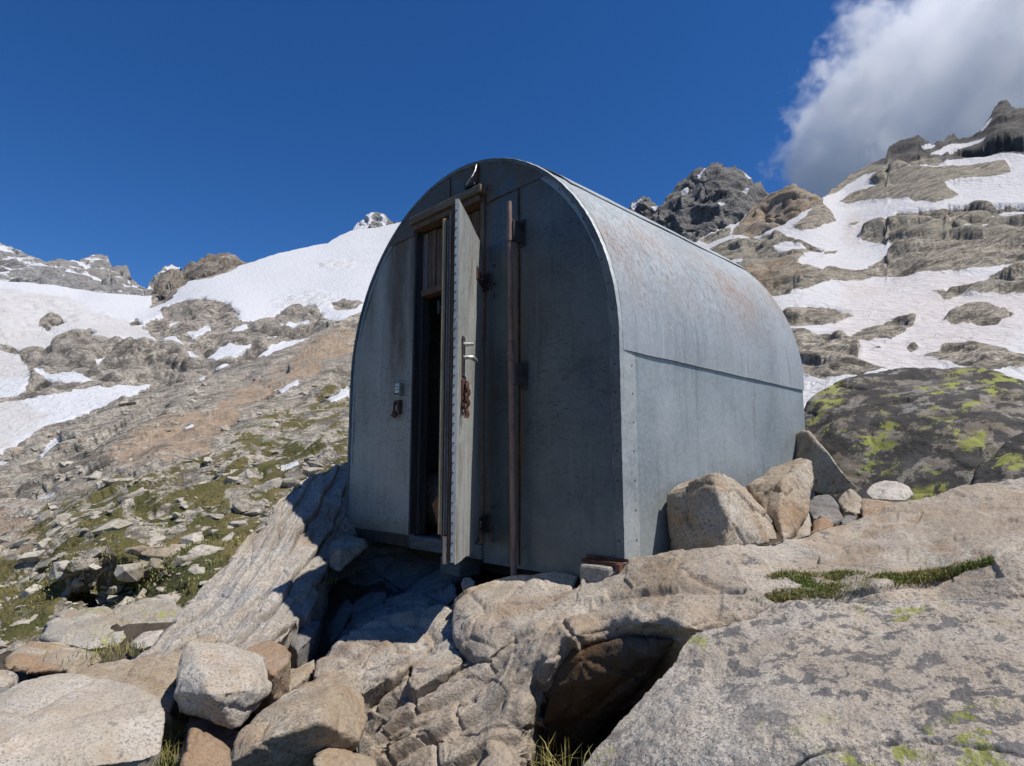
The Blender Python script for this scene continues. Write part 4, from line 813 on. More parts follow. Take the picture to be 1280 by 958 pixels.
rock('big dark boulder mottled with black and yellow-green lichen, right of the hut', [
    [(1000, 512, 6.3), (1012, 495, 6.4), (1040, 480, 6.6), (1075, 470, 6.7), (1110, 463, 6.8), (1160, 459, 6.8), (1220, 460, 6.7), (1262, 468, 6.5), (1300, 482, 6.4), (1380, 510, 6.4), (1010, 600, 5.3), (1060, 640, 5.0), (1130, 640, 4.9), (1210, 630, 4.9), (1230, 560, 5.25), (1250, 530, 5.5), (1150, 520, 5.6), (1050, 530, 5.7), (1300, 560, 5.5), (1380, 600, 5.4)]], M['lichen'], vox=.016, thick=.9, sink=.4, fa=.028, ff=1.3, na=.03, nf=3.0, crack=.25, smooth=2)
rock('dark boulder with bright yellow-green lichen at the right edge, split off by a shadowed crack', [
    [(1213, 624, 4.75), (1222, 590, 4.9), (1240, 566, 5.05), (1262, 550, 5.15), (1290, 540, 5.2), (1400, 545, 5.3), (1420, 620, 4.7), (1280, 630, 4.55), (1260, 590, 4.8)]], M['lichen'], vox=.016, thick=.5, sink=.3, fa=.025, ff=2.6, na=.02, nf=4)
print('rocks', round(time.time() - T0, 1))

# ------------------------------------------------------------------ grass in the slab's crack and tufts
m = NT('grass_blade'); co = m.coord('World')
c = m.mix(m.ramp(m.noise(co, 5, 3, .6), [(.40, 0.), (.60, 1.)]), (.10, .135, .03), (.29, .235, .095))
c = m.mix(m.ramp(m.noise(co, 60, 2, .6), [(.40, 0.), (.70, .7)]), c, (.22, .235, .06))
M['grass'] = m.done(c, .7, spec=.2)
def blades(Pts, Nn, hmin, hmax, seed, lean=.5, wid=.0012):
    r = np.random.default_rng(seed); V, F = [], []; o = 0
    for p in Pts:
        h = r.uniform(hmin, hmax); a = r.uniform(0, 6.28); ln = abs(r.normal(0, lean)); w = wid * r.uniform(.7, 1.5)
        dx, dy = math.cos(a), math.sin(a); sx, sy = -dy * w, dx * w
        m1 = p + np.array([dx * ln * h * .35, dy * ln * h * .35, h * .55]); m2 = p + np.array([dx * ln * h, dy * ln * h, h * (1 - .25 * ln)])
        s = np.array([sx, sy, 0])
        V += [p - s, p + s, m1 + s * .8, m1 - s * .8, m2]
        F += [(o, o + 1, o + 2), (o, o + 2, o + 3), (o + 3, o + 2, o + 4)]; o += 5
    return V, F
hp, hx, hy, hr, hg, hs_ = TURF
wt = np.where((hr < 17) & (hx > -150) & (hx < 470), np.clip(hg - .25, 0, 1), 0) * np.abs(np.gradient(hy, axis=0)); wt[:10] = 0; wt[-10:] = 0
wt *= np.clip(.5 + 2.5 * fbm(hp * .9, 3, 12), .02, 1)
wt = (wt / wt.sum()).ravel(); ix = rng.choice(wt.size, 1800, p=wt)
pp = np.repeat(hp.reshape(-1, 3)[ix], 7, 0); pp = pp + rng.normal(0, .05, pp.shape) * np.array([1, 1, .2])
V, F = blades(pp, None, .015, .04, 15, .9, .0045)
tag(link('grass', np_mesh('grass', V, F, False), M['grass']), 'low alpine turf growing between the stones of the left hillside', 'grass', kind='stuff')
P, X, Y = SLA
gm = masks(X, Y, [[(918, 744), (945, 738), (1000, 735), (1005, 728), (960, 720), (975, 714), (1020, 716), (1060, 714), (1120, 718), (1180, 708), (1225, 700), (1240, 694), (1236, 704), (1170, 722), (1100, 732), (1060, 742), (1000, 748), (960, 752), (930, 750)]], 4, .05, 3, 0).astype(float)
gm[:10] = 0; gm[-10:] = 0
gm *= np.clip(.6 + 1.5 * fbm(np.stack([X * .03, Y * .06, X * 0], -1), 3, 4), .08, 1)
w = (gm / gm.sum()).ravel(); ix = rng.choice(w.size, 20000, p=w)
pp = P.reshape(-1, 3)[ix] + rng.normal(0, .008, (len(ix), 3)) * np.array([1, 1, 0]) - np.array([0, 0, .012])
V, F = blades(pp, None, .008, .026, 5, .8, .0014)
tag(link('grass', np_mesh('grass', V, F, False), M['grass']), 'short green and straw-coloured turf in the long crack of the big slab', 'grass', kind='stuff')
def tuft(px, py, r, n, h, label, spread=.06, sd=1):
    c = at(px, py, r); g = np.random.default_rng(sd)
    pp = g.normal(0, 1, (n, 3)) * np.array([spread, spread, 0])
    V, F = blades(pp, None, h * .5, h, sd, .75, .0016)
    o = link('grass_tuft', np_mesh('grass_tuft', V, F, False), M['grass']); o.location = c
    tag(o, label, 'grass tuft')
tuft(690, 965, 2.25, 90, .11, 'dark green grass tuft in the hollow under the overhanging lip of rock', .06, 3)
tuft(203, 958, 2.42, 110, .07, 'green grass tuft in the gap right of the large flat slab at bottom left', .04, 4)
tuft(207, 925, 2.62, 120, .06, 'yellowish grass tuft deep in the gap under the whitish boulder', .05, 5)
tuft(145, 818, 4.0, 260, .06, 'dry yellow-brown grass tuft between the lichen rocks on the left', .10, 6)
tuft(413, 728, 3.95, 60, .05, 'small tuft of moss at the orange end of the layered slab', .03, 7)

# ------------------------------------------------------------------ hut materials
def metal_mat(name, a, b, rust=.25, streak=False, front=False, rough=.5, metal=.45, mott=.5):
    m = NT(name); co = m.coord('World'); uv = m.coord('UV')
    n1 = m.noise(co, 2.2, 6, .6, .3); n2 = m.noise(co, 34, 4, .65); 
    sp = m.voro(m.coord('World', scale=(1, 1, 1)), 70, 'F1', 'Color')
    sep = m.n('ShaderNodeSeparateColor'); m.L(sp, sep.inputs[0])
    col = m.mix(m.ramp(n1, [(.32, 0.), (.68, 1.)]), a, b)
    col = m.mix(m.math('MULTIPLY', sep.outputs[0], .22), col, tuple(min(1, c * 1.5) for c in b))
    # vertical run marks
    vr = m.noise(m.coord('UV', scale=(9, .7, 1)), 2.0, 6, .6, .2)
    col = m.mix(m.ramp(vr, [(.54, 0.), (.72, .45)]), col, tuple(c * .55 for c in a))
    col = m.mix(m.ramp(m.noise(m.coord('UV', scale=(14, .5, 1)), 2.5, 4, .6), [(.60, 0.), (.72, .35)]), col, tuple(min(1, c * 1.45) for c in b))
    rc = m.mix(n2, (.10, .052, .028), (.27, .14, .075))
    if rust:
        col = m.mix(m.ramp(m.noise(m.coord('UV', scale=(5, .9, 1)), 1.8, 7, .68, .5), [(.66 - rust * .25, 0.), (.86 - rust * .2, .8)]), col, rc)
    if streak:                      # short worn scratches down the curve of the roof
        s1 = m.noise(m.coord('UV', scale=(56, 10.0, 1), rot=(0, 0, .10)), 1.6, 5, .65, .1)
        reg = m.attr('wear')
        k = m.math('ADD', s1, m.math('MULTIPLY', m.math('SUBTRACT', reg, .5), .22))
        col = m.mix(m.ramp(k, [(.585, 0.), (.645, .9)]), col, m.mix(m.ramp(reg, [(.35, 0.), (.8, 1.)]), (.10, .105, .105), (.27, .17, .115)))
        col = m.mix(m.math('MULTIPLY', m.ramp(m.noise(co, 3, 5, .6), [(.4, 0.), (.7, .5)]), reg), col, (.33, .24, .18))
    if front:
        sx = m.n('ShaderNodeSeparateXYZ'); m.L(m.n('ShaderNodeTexCoord').outputs['UV'], sx.inputs[0]); u, v = sx.outputs[0], sx.outputs[1]
        def band(c0, w, z0, z1, amt):
            wob = m.math('ADD', u, m.math('MULTIPLY', m.math('SUBTRACT', n1, .5), .18))
            g = m.math('SUBTRACT', 1.0, m.math('DIVIDE', m.math('ABSOLUTE', m.math('SUBTRACT', wob, c0)), w), clamp=True)
            zz = m.math('DIVIDE', m.math('SUBTRACT', v, z0), z1 - z0, clamp=True)
            return m.math('MULTIPLY', m.math('MULTIPLY', g, zz), m.math('MULTIPLY', amt, m.ramp(m.noise(m.coord('UV', scale=(6, 1, 1)), 3, 5, .65), [(.25, .25), (.6, 1.)])))
        for args in ((-.64, .20, .55, 1.6, 1.7), (-.47, .06, .8, 1.8, 1.3), (-1.0, .10, .9, 1.9, .8), (.66, .12, 1.0, 2.1, .6), (.545, .05, -.3, .3, 1.1), (.30, .05, -.3, .2, .9), (.95, .10, 1.5, 2.2, .3)):
            col = m.mix(band(*args), col, m.mix(n2, (.10, .065, .04), (.19, .125, .075)))
        top = m.math('MULTIPLY', m.math('DIVIDE', m.math('SUBTRACT', v, 1.97), .08, clamp=True), m.ramp(m.noise(m.coord('UV', scale=(2, 2, 1), rot=(0, 0, .6)), 2.4, 6, .65, .6), [(.34, 0.), (.56, .9)]))
        col = m.mix(top, col, m.mix(n2, (.07, .05, .035), (.17, .13, .085)))
        # small dark horizontal dashes
        ds = m.noise(m.coord('UV', scale=(8, 26, 1)), 2.2, 7, .68, .4)
        low = m.ramp(m.noise(co, 1.6, 3, .5), [(.38, 0.), (.62, 1.)])
        col = m.mix(m.math('MULTIPLY', m.ramp(ds, [(.56, 0.), (.62, .6)]), low), col, (.020, .023, .027))
        # pale lime bloom towards the bottom edge
        bl = m.math('MULTIPLY', m.math('SUBTRACT', 1.0, m.math('DIVIDE', m.math('SUBTRACT', v, -.1), .35), clamp=True), m.ramp(n1, [(.45, 0.), (.65, .55)]))
        col = m.mix(bl, col, (.20, .195, .16))
    h = m.math('ADD', m.math('MULTIPLY', n1, .6), m.math('MULTIPLY', n2, .12))
    nr = m.bump(h, .35, .03)
    rg = m.ramp(n2, [(.3, rough - .1), (.7, rough + .14)])
    return m.done(col, rg, nr, metal=metal, spec=.4)
M['zinc'] = metal_mat('galvanised_sheet', (.215, .245, .255), (.325, .355, .362), rust=.06, rough=.52, metal=.35)
M['zinc_roof'] = metal_mat('worn_galvanised_roof', (.255, .28, .285), (.375, .40, .40), rust=.10, streak=True, rough=.5, metal=.35)
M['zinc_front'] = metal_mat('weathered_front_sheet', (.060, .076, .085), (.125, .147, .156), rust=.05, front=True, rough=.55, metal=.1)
M['zinc_left'] = metal_mat('bounce_tinted_left_sheet', (.25, .235, .20), (.38, .355, .31), rust=.16, front=True, rough=.58, metal=.05)  # bounce from sunlit rocks put into the paler, warmer base, with rust bands
M['zinc_trim'] = metal_mat('mottled_edge_strip', (.22, .24, .245), (.42, .44, .435), rust=.12, rough=.6, metal=.3)
M['zinc_flange'] = metal_mat('shade_toned_flange', (.055, .065, .072), (.20, .215, .22), rust=.22, rough=.6, metal=.3)  # dark patches and rust, plus the front's shade put into the strip's colour
M['zinc_door'] = metal_mat('pale_door_sheet', (.25, .265, .25), (.40, .41, .385), rust=.62, rough=.55, metal=.25)
def simple_mat(name, a, b, scale=8, rough=.8, metal=0.0, stretch=(1, 1, 1), bumpd=.01, spec=.3):
    m = NT(name); co = m.coord('Object', scale=stretch, jitter=True)
    n = m.noise(co, scale, 6, .65, .3); f = m.noise(co, scale * 9, 4, .65)
    c = m.mix(m.ramp(n, [(.34, 0.), (.66, 1.)]), a, b)
    c = m.mix(m.ramp(f, [(.36, .6), (.52, 0.)]), c, tuple(x * .5 for x in a))
    return m.done(c, rough, m.bump(m.math('ADD', n, m.math('MULTIPLY', f, .4)), .6, bumpd), metal=metal, spec=spec)
M['rustm'] = simple_mat('rusty_iron', (.075, .035, .024), (.20, .10, .07), 9, .75, .2)
M['rustpipe'] = simple_mat('rust_brown_pipe', (.17, .105, .088), (.29, .20, .17), 5, .62, .15, (1, 1, .3))
M['iron'] = simple_mat('dark_iron', (.05, .045, .042), (.12, .10, .09), 10, .6, .5)
M['steel'] = simple_mat('bright_worn_steel', (.42, .41, .38), (.62, .60, .55), 14, .4, .7)
M['wood_grey'] = simple_mat('weathered_grey_wood', (.17, .145, .13), (.34, .30, .27), 5, .85, 0, (9, 9, .8))
M['wood_brown'] = simple_mat('brown_old_wood', (.10, .06, .04), (.24, .155, .105), 5, .85, 0, (9, 9, .8))
M['wood_dark'] = simple_mat('blackened_wood', (.035, .032, .032), (.085, .078, .072), 5, .85, 0, (9, 9, .8))
M['wood_lintel'] = simple_mat('weathered_lintel_wood', (.14, .105, .07), (.28, .22, .15), 5, .85, 0, (.8, 9, 9))
M['wood_orange'] = simple_mat('orange_brown_board', (.16, .065, .02), (.30, .13, .05), 5, .7, 0, (9, 9, .8))
M['wood_yellow'] = simple_mat('yellowed_wood_strip', (.24, .17, .095), (.42, .33, .20), 5, .8, 0, (9, 9, .8))
M['rubber'] = simple_mat('dark_door_seal', (.02, .021, .028), (.05, .05, .062), 6, .6)
M['board'] = simple_mat('mossy_threshold_board', (.085, .09, .085), (.17, .17, .15), 6, .9, 0, (1, 6, 6))
M['inside'] = simple_mat('dark_interior_wood', (.05, .038, .028), (.11, .085, .06), 4, .9, 0, (8, 8, 1))
M['blanket'] = simple_mat('brown_blanket', (.30, .24, .18), (.42, .34, .26), 12, .95)
M['beam_wood'] = simple_mat('bleached_beam_wood', (.20, .18, .155), (.44, .40, .35), 6, .9, 0, (9, 1, 9))

# ------------------------------------------------------------------ mesh builder in the hut's own axes: x along the front, y into the hut, z up
class MB:
    def __init__(s): s.v, s.f, s.uv = [], [], {}
    def add(s, V, F):
        o = len(s.v); s.v += [tuple(float(c) for c in p) for p in V]; s.f += [tuple(i + o for i in f) for f in F]; return s
    def box(s, x0, x1, y0, y1, z0, z1, M4=None):
        V = [(x, y, z) for x in (x0, x1) for y in (y0, y1) for z in (z0, z1)]
        if M4 is not None: V = [M4 @ Vector(p) for p in V]
        return s.add(V, [(0, 1, 3, 2), (4, 6, 7, 5), (0, 4, 5, 1), (2, 3, 7, 6), (0, 2, 6, 4), (1, 5, 7, 3)])
    def tube(s, pts, r, n=12, cap=True):
        pts = [Vector(p) for p in pts]; rs = r if isinstance(r, (list, tuple)) else [r] * len(pts)
        o = len(s.v)
        for i, p in enumerate(pts):
            t = (pts[min(i + 1, len(pts) - 1)] - pts[max(i - 1, 0)]).normalized()
            a = t.orthogonal().normalized() if i == 0 else (a - t * a.dot(t)).normalized()
            b = t.cross(a)
            for k in range(n):
                q = 2 * math.pi * k / n; s.v.append(tuple(p + (a * math.cos(q) + b * math.sin(q)) * rs[i]))
        for i in range(len(pts) - 1):
            for k in range(n):
                s.f.append((o + i * n + k, o + i * n + (k + 1) % n, o + (i + 1) * n + (k + 1) % n, o + (i + 1) * n + k))
        if cap:
            s.f.append(tuple(o + k for k in range(n))[::-1]); e = o + (len(pts) - 1) * n; s.f.append(tuple(e + k for k in range(n)))
        return s
    def slabgrid(s, A, B):
        """two matching point grids A (outer) and B (inner) closed into a thin solid"""
        A, B = np.asarray(A), np.asarray(B); ny, nx = A.shape[:2]
        o = len(s.v); s.v += [tuple(p) for p in A.reshape(-1, 3)]; o2 = len(s.v); s.v += [tuple(p) for p in B.reshape(-1, 3)]
        i = np.arange(ny * nx).reshape(ny, nx)
        q = np.stack([i[:-1, :-1], i[:-1, 1:], i[1:, 1:], i[1:, :-1]], -1).reshape(-1, 4)
        s.f += [tuple(r + o) for r in q]; s.f += [tuple(r[::-1] + o2) for r in q]
        rim = list(i[0]) + list(i[1:, -1]) + list(i[-1, ::-1][1:]) + list(i[::-1, 0][1:])
        for a, b in zip(rim[:-1], rim[1:]): s.f.append((a + o, a + o2, b + o2, b + o))
        return s
    def rivets(s, pts, r, axis=(0, -1, 0)):
        ax = Vector(axis).normalized(); a = ax.orthogonal().normalized(); b = ax.cross(a)
        for p in pts:
            p = Vector(p); o = len(s.v)
            for k in range(6):
                q = k * math.pi / 3; s.v.append(tuple(p + (a * math.cos(q) + b * math.sin(q)) * r))
            for k in range(6):
                q = k * math.pi / 3; s.v.append(tuple(p + (a * math.cos(q) + b * math.sin(q)) * r * .6 + ax * r * .6))
            for k in range(6): s.f.append((o + k, o + (k + 1) % 6, o + 6 + (k + 1) % 6, o + 6 + k))
            s.f.append(tuple(o + 6 + k for k in range(6)))
        return s
    def build(s, name, mat, parent, smooth=False, extra=None, bevel=0.0, uvf=None, autosm=True, attrs=None):
        nf = len(s.f)
        if extra: s.add(extra[0].v, extra[0].f)
        me = bpy.data.meshes.new(name); me.from_pydata(s.v, [], s.f); me.update()
        bm = bmesh.new(); bm.from_mesh(me); bmesh.ops.recalc_face_normals(bm, faces=bm.faces); bm.to_mesh(me); bm.free()
        if smooth: me.polygons.foreach_set('use_smooth', [True] * len(me.polygons)); me.set_sharp_from_angle(angle=math.radians(40))
        ul = me.uv_layers.new(name='UVMap')
        co = np.empty(len(me.vertices) * 3, np.float32); me.vertices.foreach_get('co', co); co = co.reshape(-1, 3)
        li = np.empty(len(me.loops), np.int32); me.loops.foreach_get('vertex_index', li)
        uv = (uvf(co) if uvf else co[:, [0, 2]])[li]
        ul.data.foreach_set('uv', uv.astype(np.float32).ravel())
        o = link(name, me, mat, parent)
        if extra:
            me.materials.append(extra[1]); me.polygons.foreach_set('material_index', [0] * nf + [1] * (len(s.f) - nf))
        for k, fn in (attrs or {}).items(): attr(me, k, fn(co))
        if bevel:
            b = o.modifiers.new('bevel', 'BEVEL'); b.width = bevel; b.segments = 2; b.limit_method = 'ANGLE'
        return o

def make_empty(name, loc, rz=0.0, parent=None):
    o = bpy.data.objects.new(name, None); COL.objects.link(o); o.location = loc; o.rotation_euler = (0, 0, rz); o.empty_display_size = .2
    if parent: o.parent = parent
    return o

hut = make_empty('mountain_hut', HO, YAW)
tag(hut, 'old arched shelter hut clad in grey galvanised sheet, its narrow door standing open', 'hut')

# arch profile by arc length, from right foot over the top to the left foot
_t = np.linspace(0, math.pi, 241)
_x = np.sign(np.cos(_t)) * np.abs(np.cos(_t)) ** (2 / HN) * HW / 2; _z = H1 + (HH - H1) * np.abs(np.sin(_t)) ** (2 / HN)
ZB = -.10
PX = np.concatenate([[HW / 2 - .0] * 12, _x[1:-1], [-HW / 2] * 12]); PZ = np.concatenate([np.linspace(ZB, H1, 12), _z[1:-1], np.linspace(H1, ZB + .1, 12)])
SL = np.concatenate([[0], np.cumsum(np.hypot(np.diff(PX), np.diff(PZ)))]); STOT = SL[-1]
def prof(s):
    x = np.interp(s, SL, PX); z = np.interp(s, SL, PZ); e = .02
    dx = np.interp(s + e, SL, PX) - np.interp(s - e, SL, PX); dz = np.interp(s + e, SL, PZ) - np.interp(s - e, SL, PZ)
    l = np.hypot(dx, dz) + 1e-9
    return x, z, dz / l, -dx / l
def s_of(theta):   # arc length at profile angle
    x = math.cos(theta) ** (2 / HN) * HW / 2; z = H1 + (HH - H1) * math.sin(theta) ** (2 / HN)
    return float(SL[np.argmin((PX - x) ** 2 + (PZ - z) ** 2)])
def arc_sheet(s0, s1, y0, y1, off, th, ns=None, ny=60, dent=.003, wave0=0.0, seed=1):
    ns = ns or max(6, int((s1 - s0) / .03))
    S, Yg = np.meshgrid(np.linspace(s0, s1, ns), np.linspace(y0, y1, ny), indexing='ij')
    if wave0:   # the lower edge of the sheet is not cut quite straight
        k = (S - s0) / (s1 - s0); S = S + (1 - k) * wave0 * fbm(np.stack([Yg * 3, Yg * 0 + seed, Yg * 0], -1), 3, seed)
    x, z, nx_, nz_ = prof(S)
    dd = dent * fbm(np.stack([S * 2.2, Yg * 2.2, S * 0 + seed], -1), 3, seed)
    A = np.stack([x + nx_ * (off + th + dd), Yg, z + nz_ * (off + th + dd)], -1)
    B = np.stack([x + nx_ * (off + dd), Yg, z + nz_ * (off + dd)], -1)
    return MB().slabgrid(A, B)
def uv_arc(co):
    d = (co[:, None, 0] - PX[None, ::3]) ** 2 + (co[:, None, 2] - PZ[None, ::3]) ** 2
    return np.stack([co[:, 1], SL[::3][np.argmin(d, 1)]], -1)
def uv_arc2(co):  # smooth arc length
    out = np.zeros(len(co)); best = np.full(len(co), 9.)
    for i in range(len(PX) - 1):
        ax, az, bx, bz = PX[i], PZ[i], PX[i + 1], PZ[i + 1]; l2 = (bx - ax) ** 2 + (bz - az) ** 2
        t = np.clip(((co[:, 0] - ax) * (bx - ax) + (co[:, 2] - az) * (bz - az)) / l2, 0, 1)
        d = (co[:, 0] - ax - t * (bx - ax)) ** 2 + (co[:, 2] - az - t * (bz - az)) ** 2
        m = d < best; best = np.where(m, d, best); out = np.where(m, SL[i] + t * (SL[i + 1] - SL[i]), out)
    return np.stack([co[:, 1], out], -1)
s_seam = .97 - ZB; s_ridge = s_of(math.radians(46.5))
shell = arc_sheet(0, STOT, 0.0, HL, -.045, .04, ns=140, ny=30, dent=0).build('shell', M['zinc'], hut, True, uvf=uv_arc2)
arc_sheet(0.0, s_seam + .05, .10, HL, -.003, .003, ny=70, dent=.005, seed=2).build('side_sheet', M['zinc'], hut, True, uvf=uv_arc2)
def wear(co):
    uv = uv_arc2(co); s, y = uv[:, 1], uv[:, 0]
    sm = s_seam + (s_ridge - s_seam) * .62
    return np.clip(np.exp(-((s - sm) / .52) ** 2) * (.75 + .5 * fbm(np.stack([y * 1.6, s * 1.6, y * 0], -1), 3, 5)), 0, 1)
arc_sheet(s_seam, s_ridge + .05, .012, HL, .006, .004, ny=80, dent=.004, wave0=.004, seed=3).build('roof_sheet', M['zinc_roof'], hut, True, uvf=uv_arc2, attrs={'wear': wear})
arc_sheet(s_ridge, STOT - s_ridge, .11, HL + .01, .014, .005, ny=60, dent=.004, wave0=.003, seed=4).build('ridge_sheet', M['zinc_roof'], hut, True, uvf=uv_arc2, attrs={'wear': lambda co: np.zeros(len(co))})
arc_sheet(STOT - s_ridge - .05, STOT, .01, HL, .004, .004, ny=40, seed=6).build('side_sheet', M['zinc'], hut, True, uvf=uv_arc2)
# corner strip: turned from the side onto the front, uneven inner edge
ns = 420
S = np.linspace(0.0, STOT, ns)
x, z, nx_, nz_ = prof(S)
inner = .050 + .012 * fbm(np.stack([S * 9, S * 0, S * 0], -1), 4, 8) + .006 * np.sign(np.sin(S * 26))
inner = inner * np.clip(1.0 - .72 * sstep(1.1, 2.3, S), .28, 1.2)
rows = []
wv = .0035 * fbm(np.stack([S * 14, S * 0 + 3, S * 0], -1), 4, 6)
sidew = np.where(S < s_seam + .9, .115, .115)
rows.append(np.stack([x - nx_ * inner, 0 * S - .006 + wv * .6, z - nz_ * inner], -1))
rows.append(np.stack([x - nx_ * inner * .4, 0 * S - .010 + wv, z - nz_ * inner * .4], -1))
rows.append(np.stack([x + nx_ * (.004 + wv), 0 * S - .011, z + nz_ * (.004 + wv)], -1))
rows.append(np.stack([x + nx_ * (.009 + wv), 0 * S + .000, z + nz_ * (.009 + wv)], -1))
rows.append(np.stack([x + nx_ * .0045, 0 * S + .06, z + nz_ * .0045], -1))
rows.append(np.stack([x + nx_ * .0025, sidew, z + nz_ * .0025], -1))
A = np.array(rows); B = A.copy(); B[0:2, :, 1] += .004; B[2:] = A[2:] - np.stack([nx_, 0 * nx_, nz_], -1)[None] * .003
MB().slabgrid(A[:3], B[:3]).build('corner_flange', M['zinc_flange'], hut, True, uvf=uv_arc2)
rv = MB()
for sv in np.arange(.06, STOT, .135):
    xx, zz, nnx, nnz = prof(np.array([sv])); rv.rivets([(xx[0] - nnx[0] * .026, -.010, zz[0] - nnz[0] * .026)], .005)
    rv.rivets([(xx[0] + nnx[0] * .0055, .085, zz[0] + nnz[0] * .0055)], .004, (nnx[0], 0, nnz[0]))
kk = int(ns * .40)
edge = MB().slabgrid(A[2:, :kk + 1], B[2:, :kk + 1]).build('edge_trim', M['zinc_trim'], hut, True, uvf=uv_arc2, extra=(rv, M['iron']))
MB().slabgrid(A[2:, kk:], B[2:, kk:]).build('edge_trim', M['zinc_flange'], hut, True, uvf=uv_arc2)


# front wall: three sheets round the doorway
DL, DR, DT = -.432, .262, 2.055       # doorway left, right, top
def top_of(u): 
    return np.interp(u, PX[::-1][np.argsort(PX[::-1], kind='stable')], PZ[::-1][np.argsort(PX[::-1], kind='stable')])
_uu = np.linspace(-HW / 2, HW / 2, 400)
_top = H1 + (HH - H1) * np.clip(1 - np.abs(_uu / (HW / 2)) ** HN, 0, 1) ** (1 / HN)
def front_sheet(u0, u1, z0, z1, y, th, seed, dent=.006, nu=60, nz=110, inset=.004, lowcurve=False):
    u = np.linspace(u0, u1, nu); tp = np.interp(u, _uu, _top) - inset
    hi = np.minimum(z1, tp) if z1 is not None else tp
    lo = np.minimum(np.full(nu, z0), hi - .001) if np.ndim(z0) == 0 else z0
    k = np.linspace(0, 1, nz)[:, None]
    Zg = lo[None] * (1 - k) + hi[None] * k; Ug = np.repeat(u[None], nz, 0)
    dd = dent * fbm(np.stack([Ug * 2.4, Zg * 2.0, Ug * 0 + seed], -1), 4, seed)
    if lowcurve: dd = dd + .05 * sstep(.09, -.09, Zg)
    A = np.stack([Ug, y + dd, Zg], -1); B = A.copy(); B[..., 1] += th
    return MB().slabgrid(A, B)
SEAM = 1.995
front_sheet(-HW / 2 + .004, DL, -.075, SEAM + .02, .004, .006, 3, .016, lowcurve=True).build('front_wall', M['zinc_left'], hut, True)
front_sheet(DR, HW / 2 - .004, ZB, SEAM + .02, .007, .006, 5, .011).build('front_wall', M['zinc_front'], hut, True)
zlow = np.where((np.linspace(-.95, .95, 90) > DL - .012) & (np.linspace(-.95, .95, 90) < DR + .012), DT + .05, SEAM)
zlow = np.minimum(zlow, np.interp(np.linspace(-.95, .95, 90), _uu, _top) - .006)
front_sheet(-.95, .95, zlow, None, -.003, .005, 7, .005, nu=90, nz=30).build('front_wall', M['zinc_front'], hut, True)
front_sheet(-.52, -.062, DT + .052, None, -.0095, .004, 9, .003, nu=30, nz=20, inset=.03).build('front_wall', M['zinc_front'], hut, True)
MB().box(.548, .556, -.0045, .004, ZB + .02, SEAM - .002).build('seam', M['iron'], hut)
# back wall, floor
u = np.linspace(-HW / 2 + .01, HW / 2 - .01, 60); tp = np.interp(u, _uu, _top) - .02; k = np.linspace(0, 1, 12)[:, None]
A = np.stack([np.repeat(u[None], 12, 0), np.full((12, 60), HL - .02), ZB * (1 - k) + tp[None] * k], -1); B = A.copy(); B[..., 1] += .015
MB().slabgrid(A, B).build('back_wall', M['zinc'], hut, True)
MB().box(-HW / 2 + .05, HW / 2 - .05, .03, HL - .03, -.085, -.01).build('floor', M['inside'], hut)
MB().box(-HW / 2 + .06, HW / 2 - .06, .75, HL - .05, .38, .42).build('bunk', M['inside'], hut)
# a rolled blanket on the floor inside the door
pts = [(-1.06 + .08 * i, .44 + .02 * math.sin(i), .19) for i in range(9)]
MB().tube(pts, [.12, .18, .195, .20, .20, .20, .195, .18, .12], 18).build('blanket_roll', M['blanket'], hut, True)

# doorway frame
fr = make_empty('door_frame', (0, 0, 0), 0, hut)
MB().box(DL - .004, DL + .016, -.012, .08, .0, DT).build('jamb', M['wood_dark'], fr, bevel=.004)
MB().box(DL + .017, DL + .036, .035, .10, .0, 1.56).build('jamb', M['wood_dark'], fr, bevel=.004)
MB().box(DR - .035, DR + .003, -.006, .10, .0, DT).build('jamb', M['wood_brown'], fr, bevel=.004)
MB().box(DL - .015, DR + .02, -.055, .06, DT - .004, DT + .046).build('lintel', M['wood_lintel'], fr, bevel=.006)
MB().box(DL + .01, DR - .01, -.035, .05, DT - .045, DT - .008).build('lintel', M['wood_brown'], fr, bevel=.004)
MB().box(DL + .036, DR - .036, .02, .09, 1.555, 1.60).build('transom', M['wood_brown'], fr, bevel=.004)
MB().box(DL + .002, DR - .002, -.006, .07, -.085, -.004).build('threshold', M['board'], fr, bevel=.006)
x = DL + .018; k = 0
while x < DR - .06:
    w = [.052, .085, .07, .095, .06, .08][k % 6]
    w = min(w, DR - .038 - x); g = random.uniform(.003, .009)
    MB().box(x, x + w - g, .045 + .006 * (k % 3), .072 + .006 * (k % 3), 1.60 + random.uniform(0, .012), DT - .046 - random.uniform(0, .01)).build('transom_board', M['wood_brown' if k % 3 else 'wood_grey'], fr, bevel=.003)
    x += w; k += 1

# door leaf, hinged on the right jamb and swung wide; its own x runs from hinge to free edge, y outward
DW = .655
door = make_empty('door', (DR + .004, -.022, 0), math.radians(180 + 128.5), hut)
# closed: x' -> -u, outward y' -> -d ; turning by 132 deg about z carries it outward to the right
def D(mb, name, mat, par=door, **kw): return mb.build(name, mat, par, **kw)
ZT, Z0 = 1.72, -.01
TH = .062
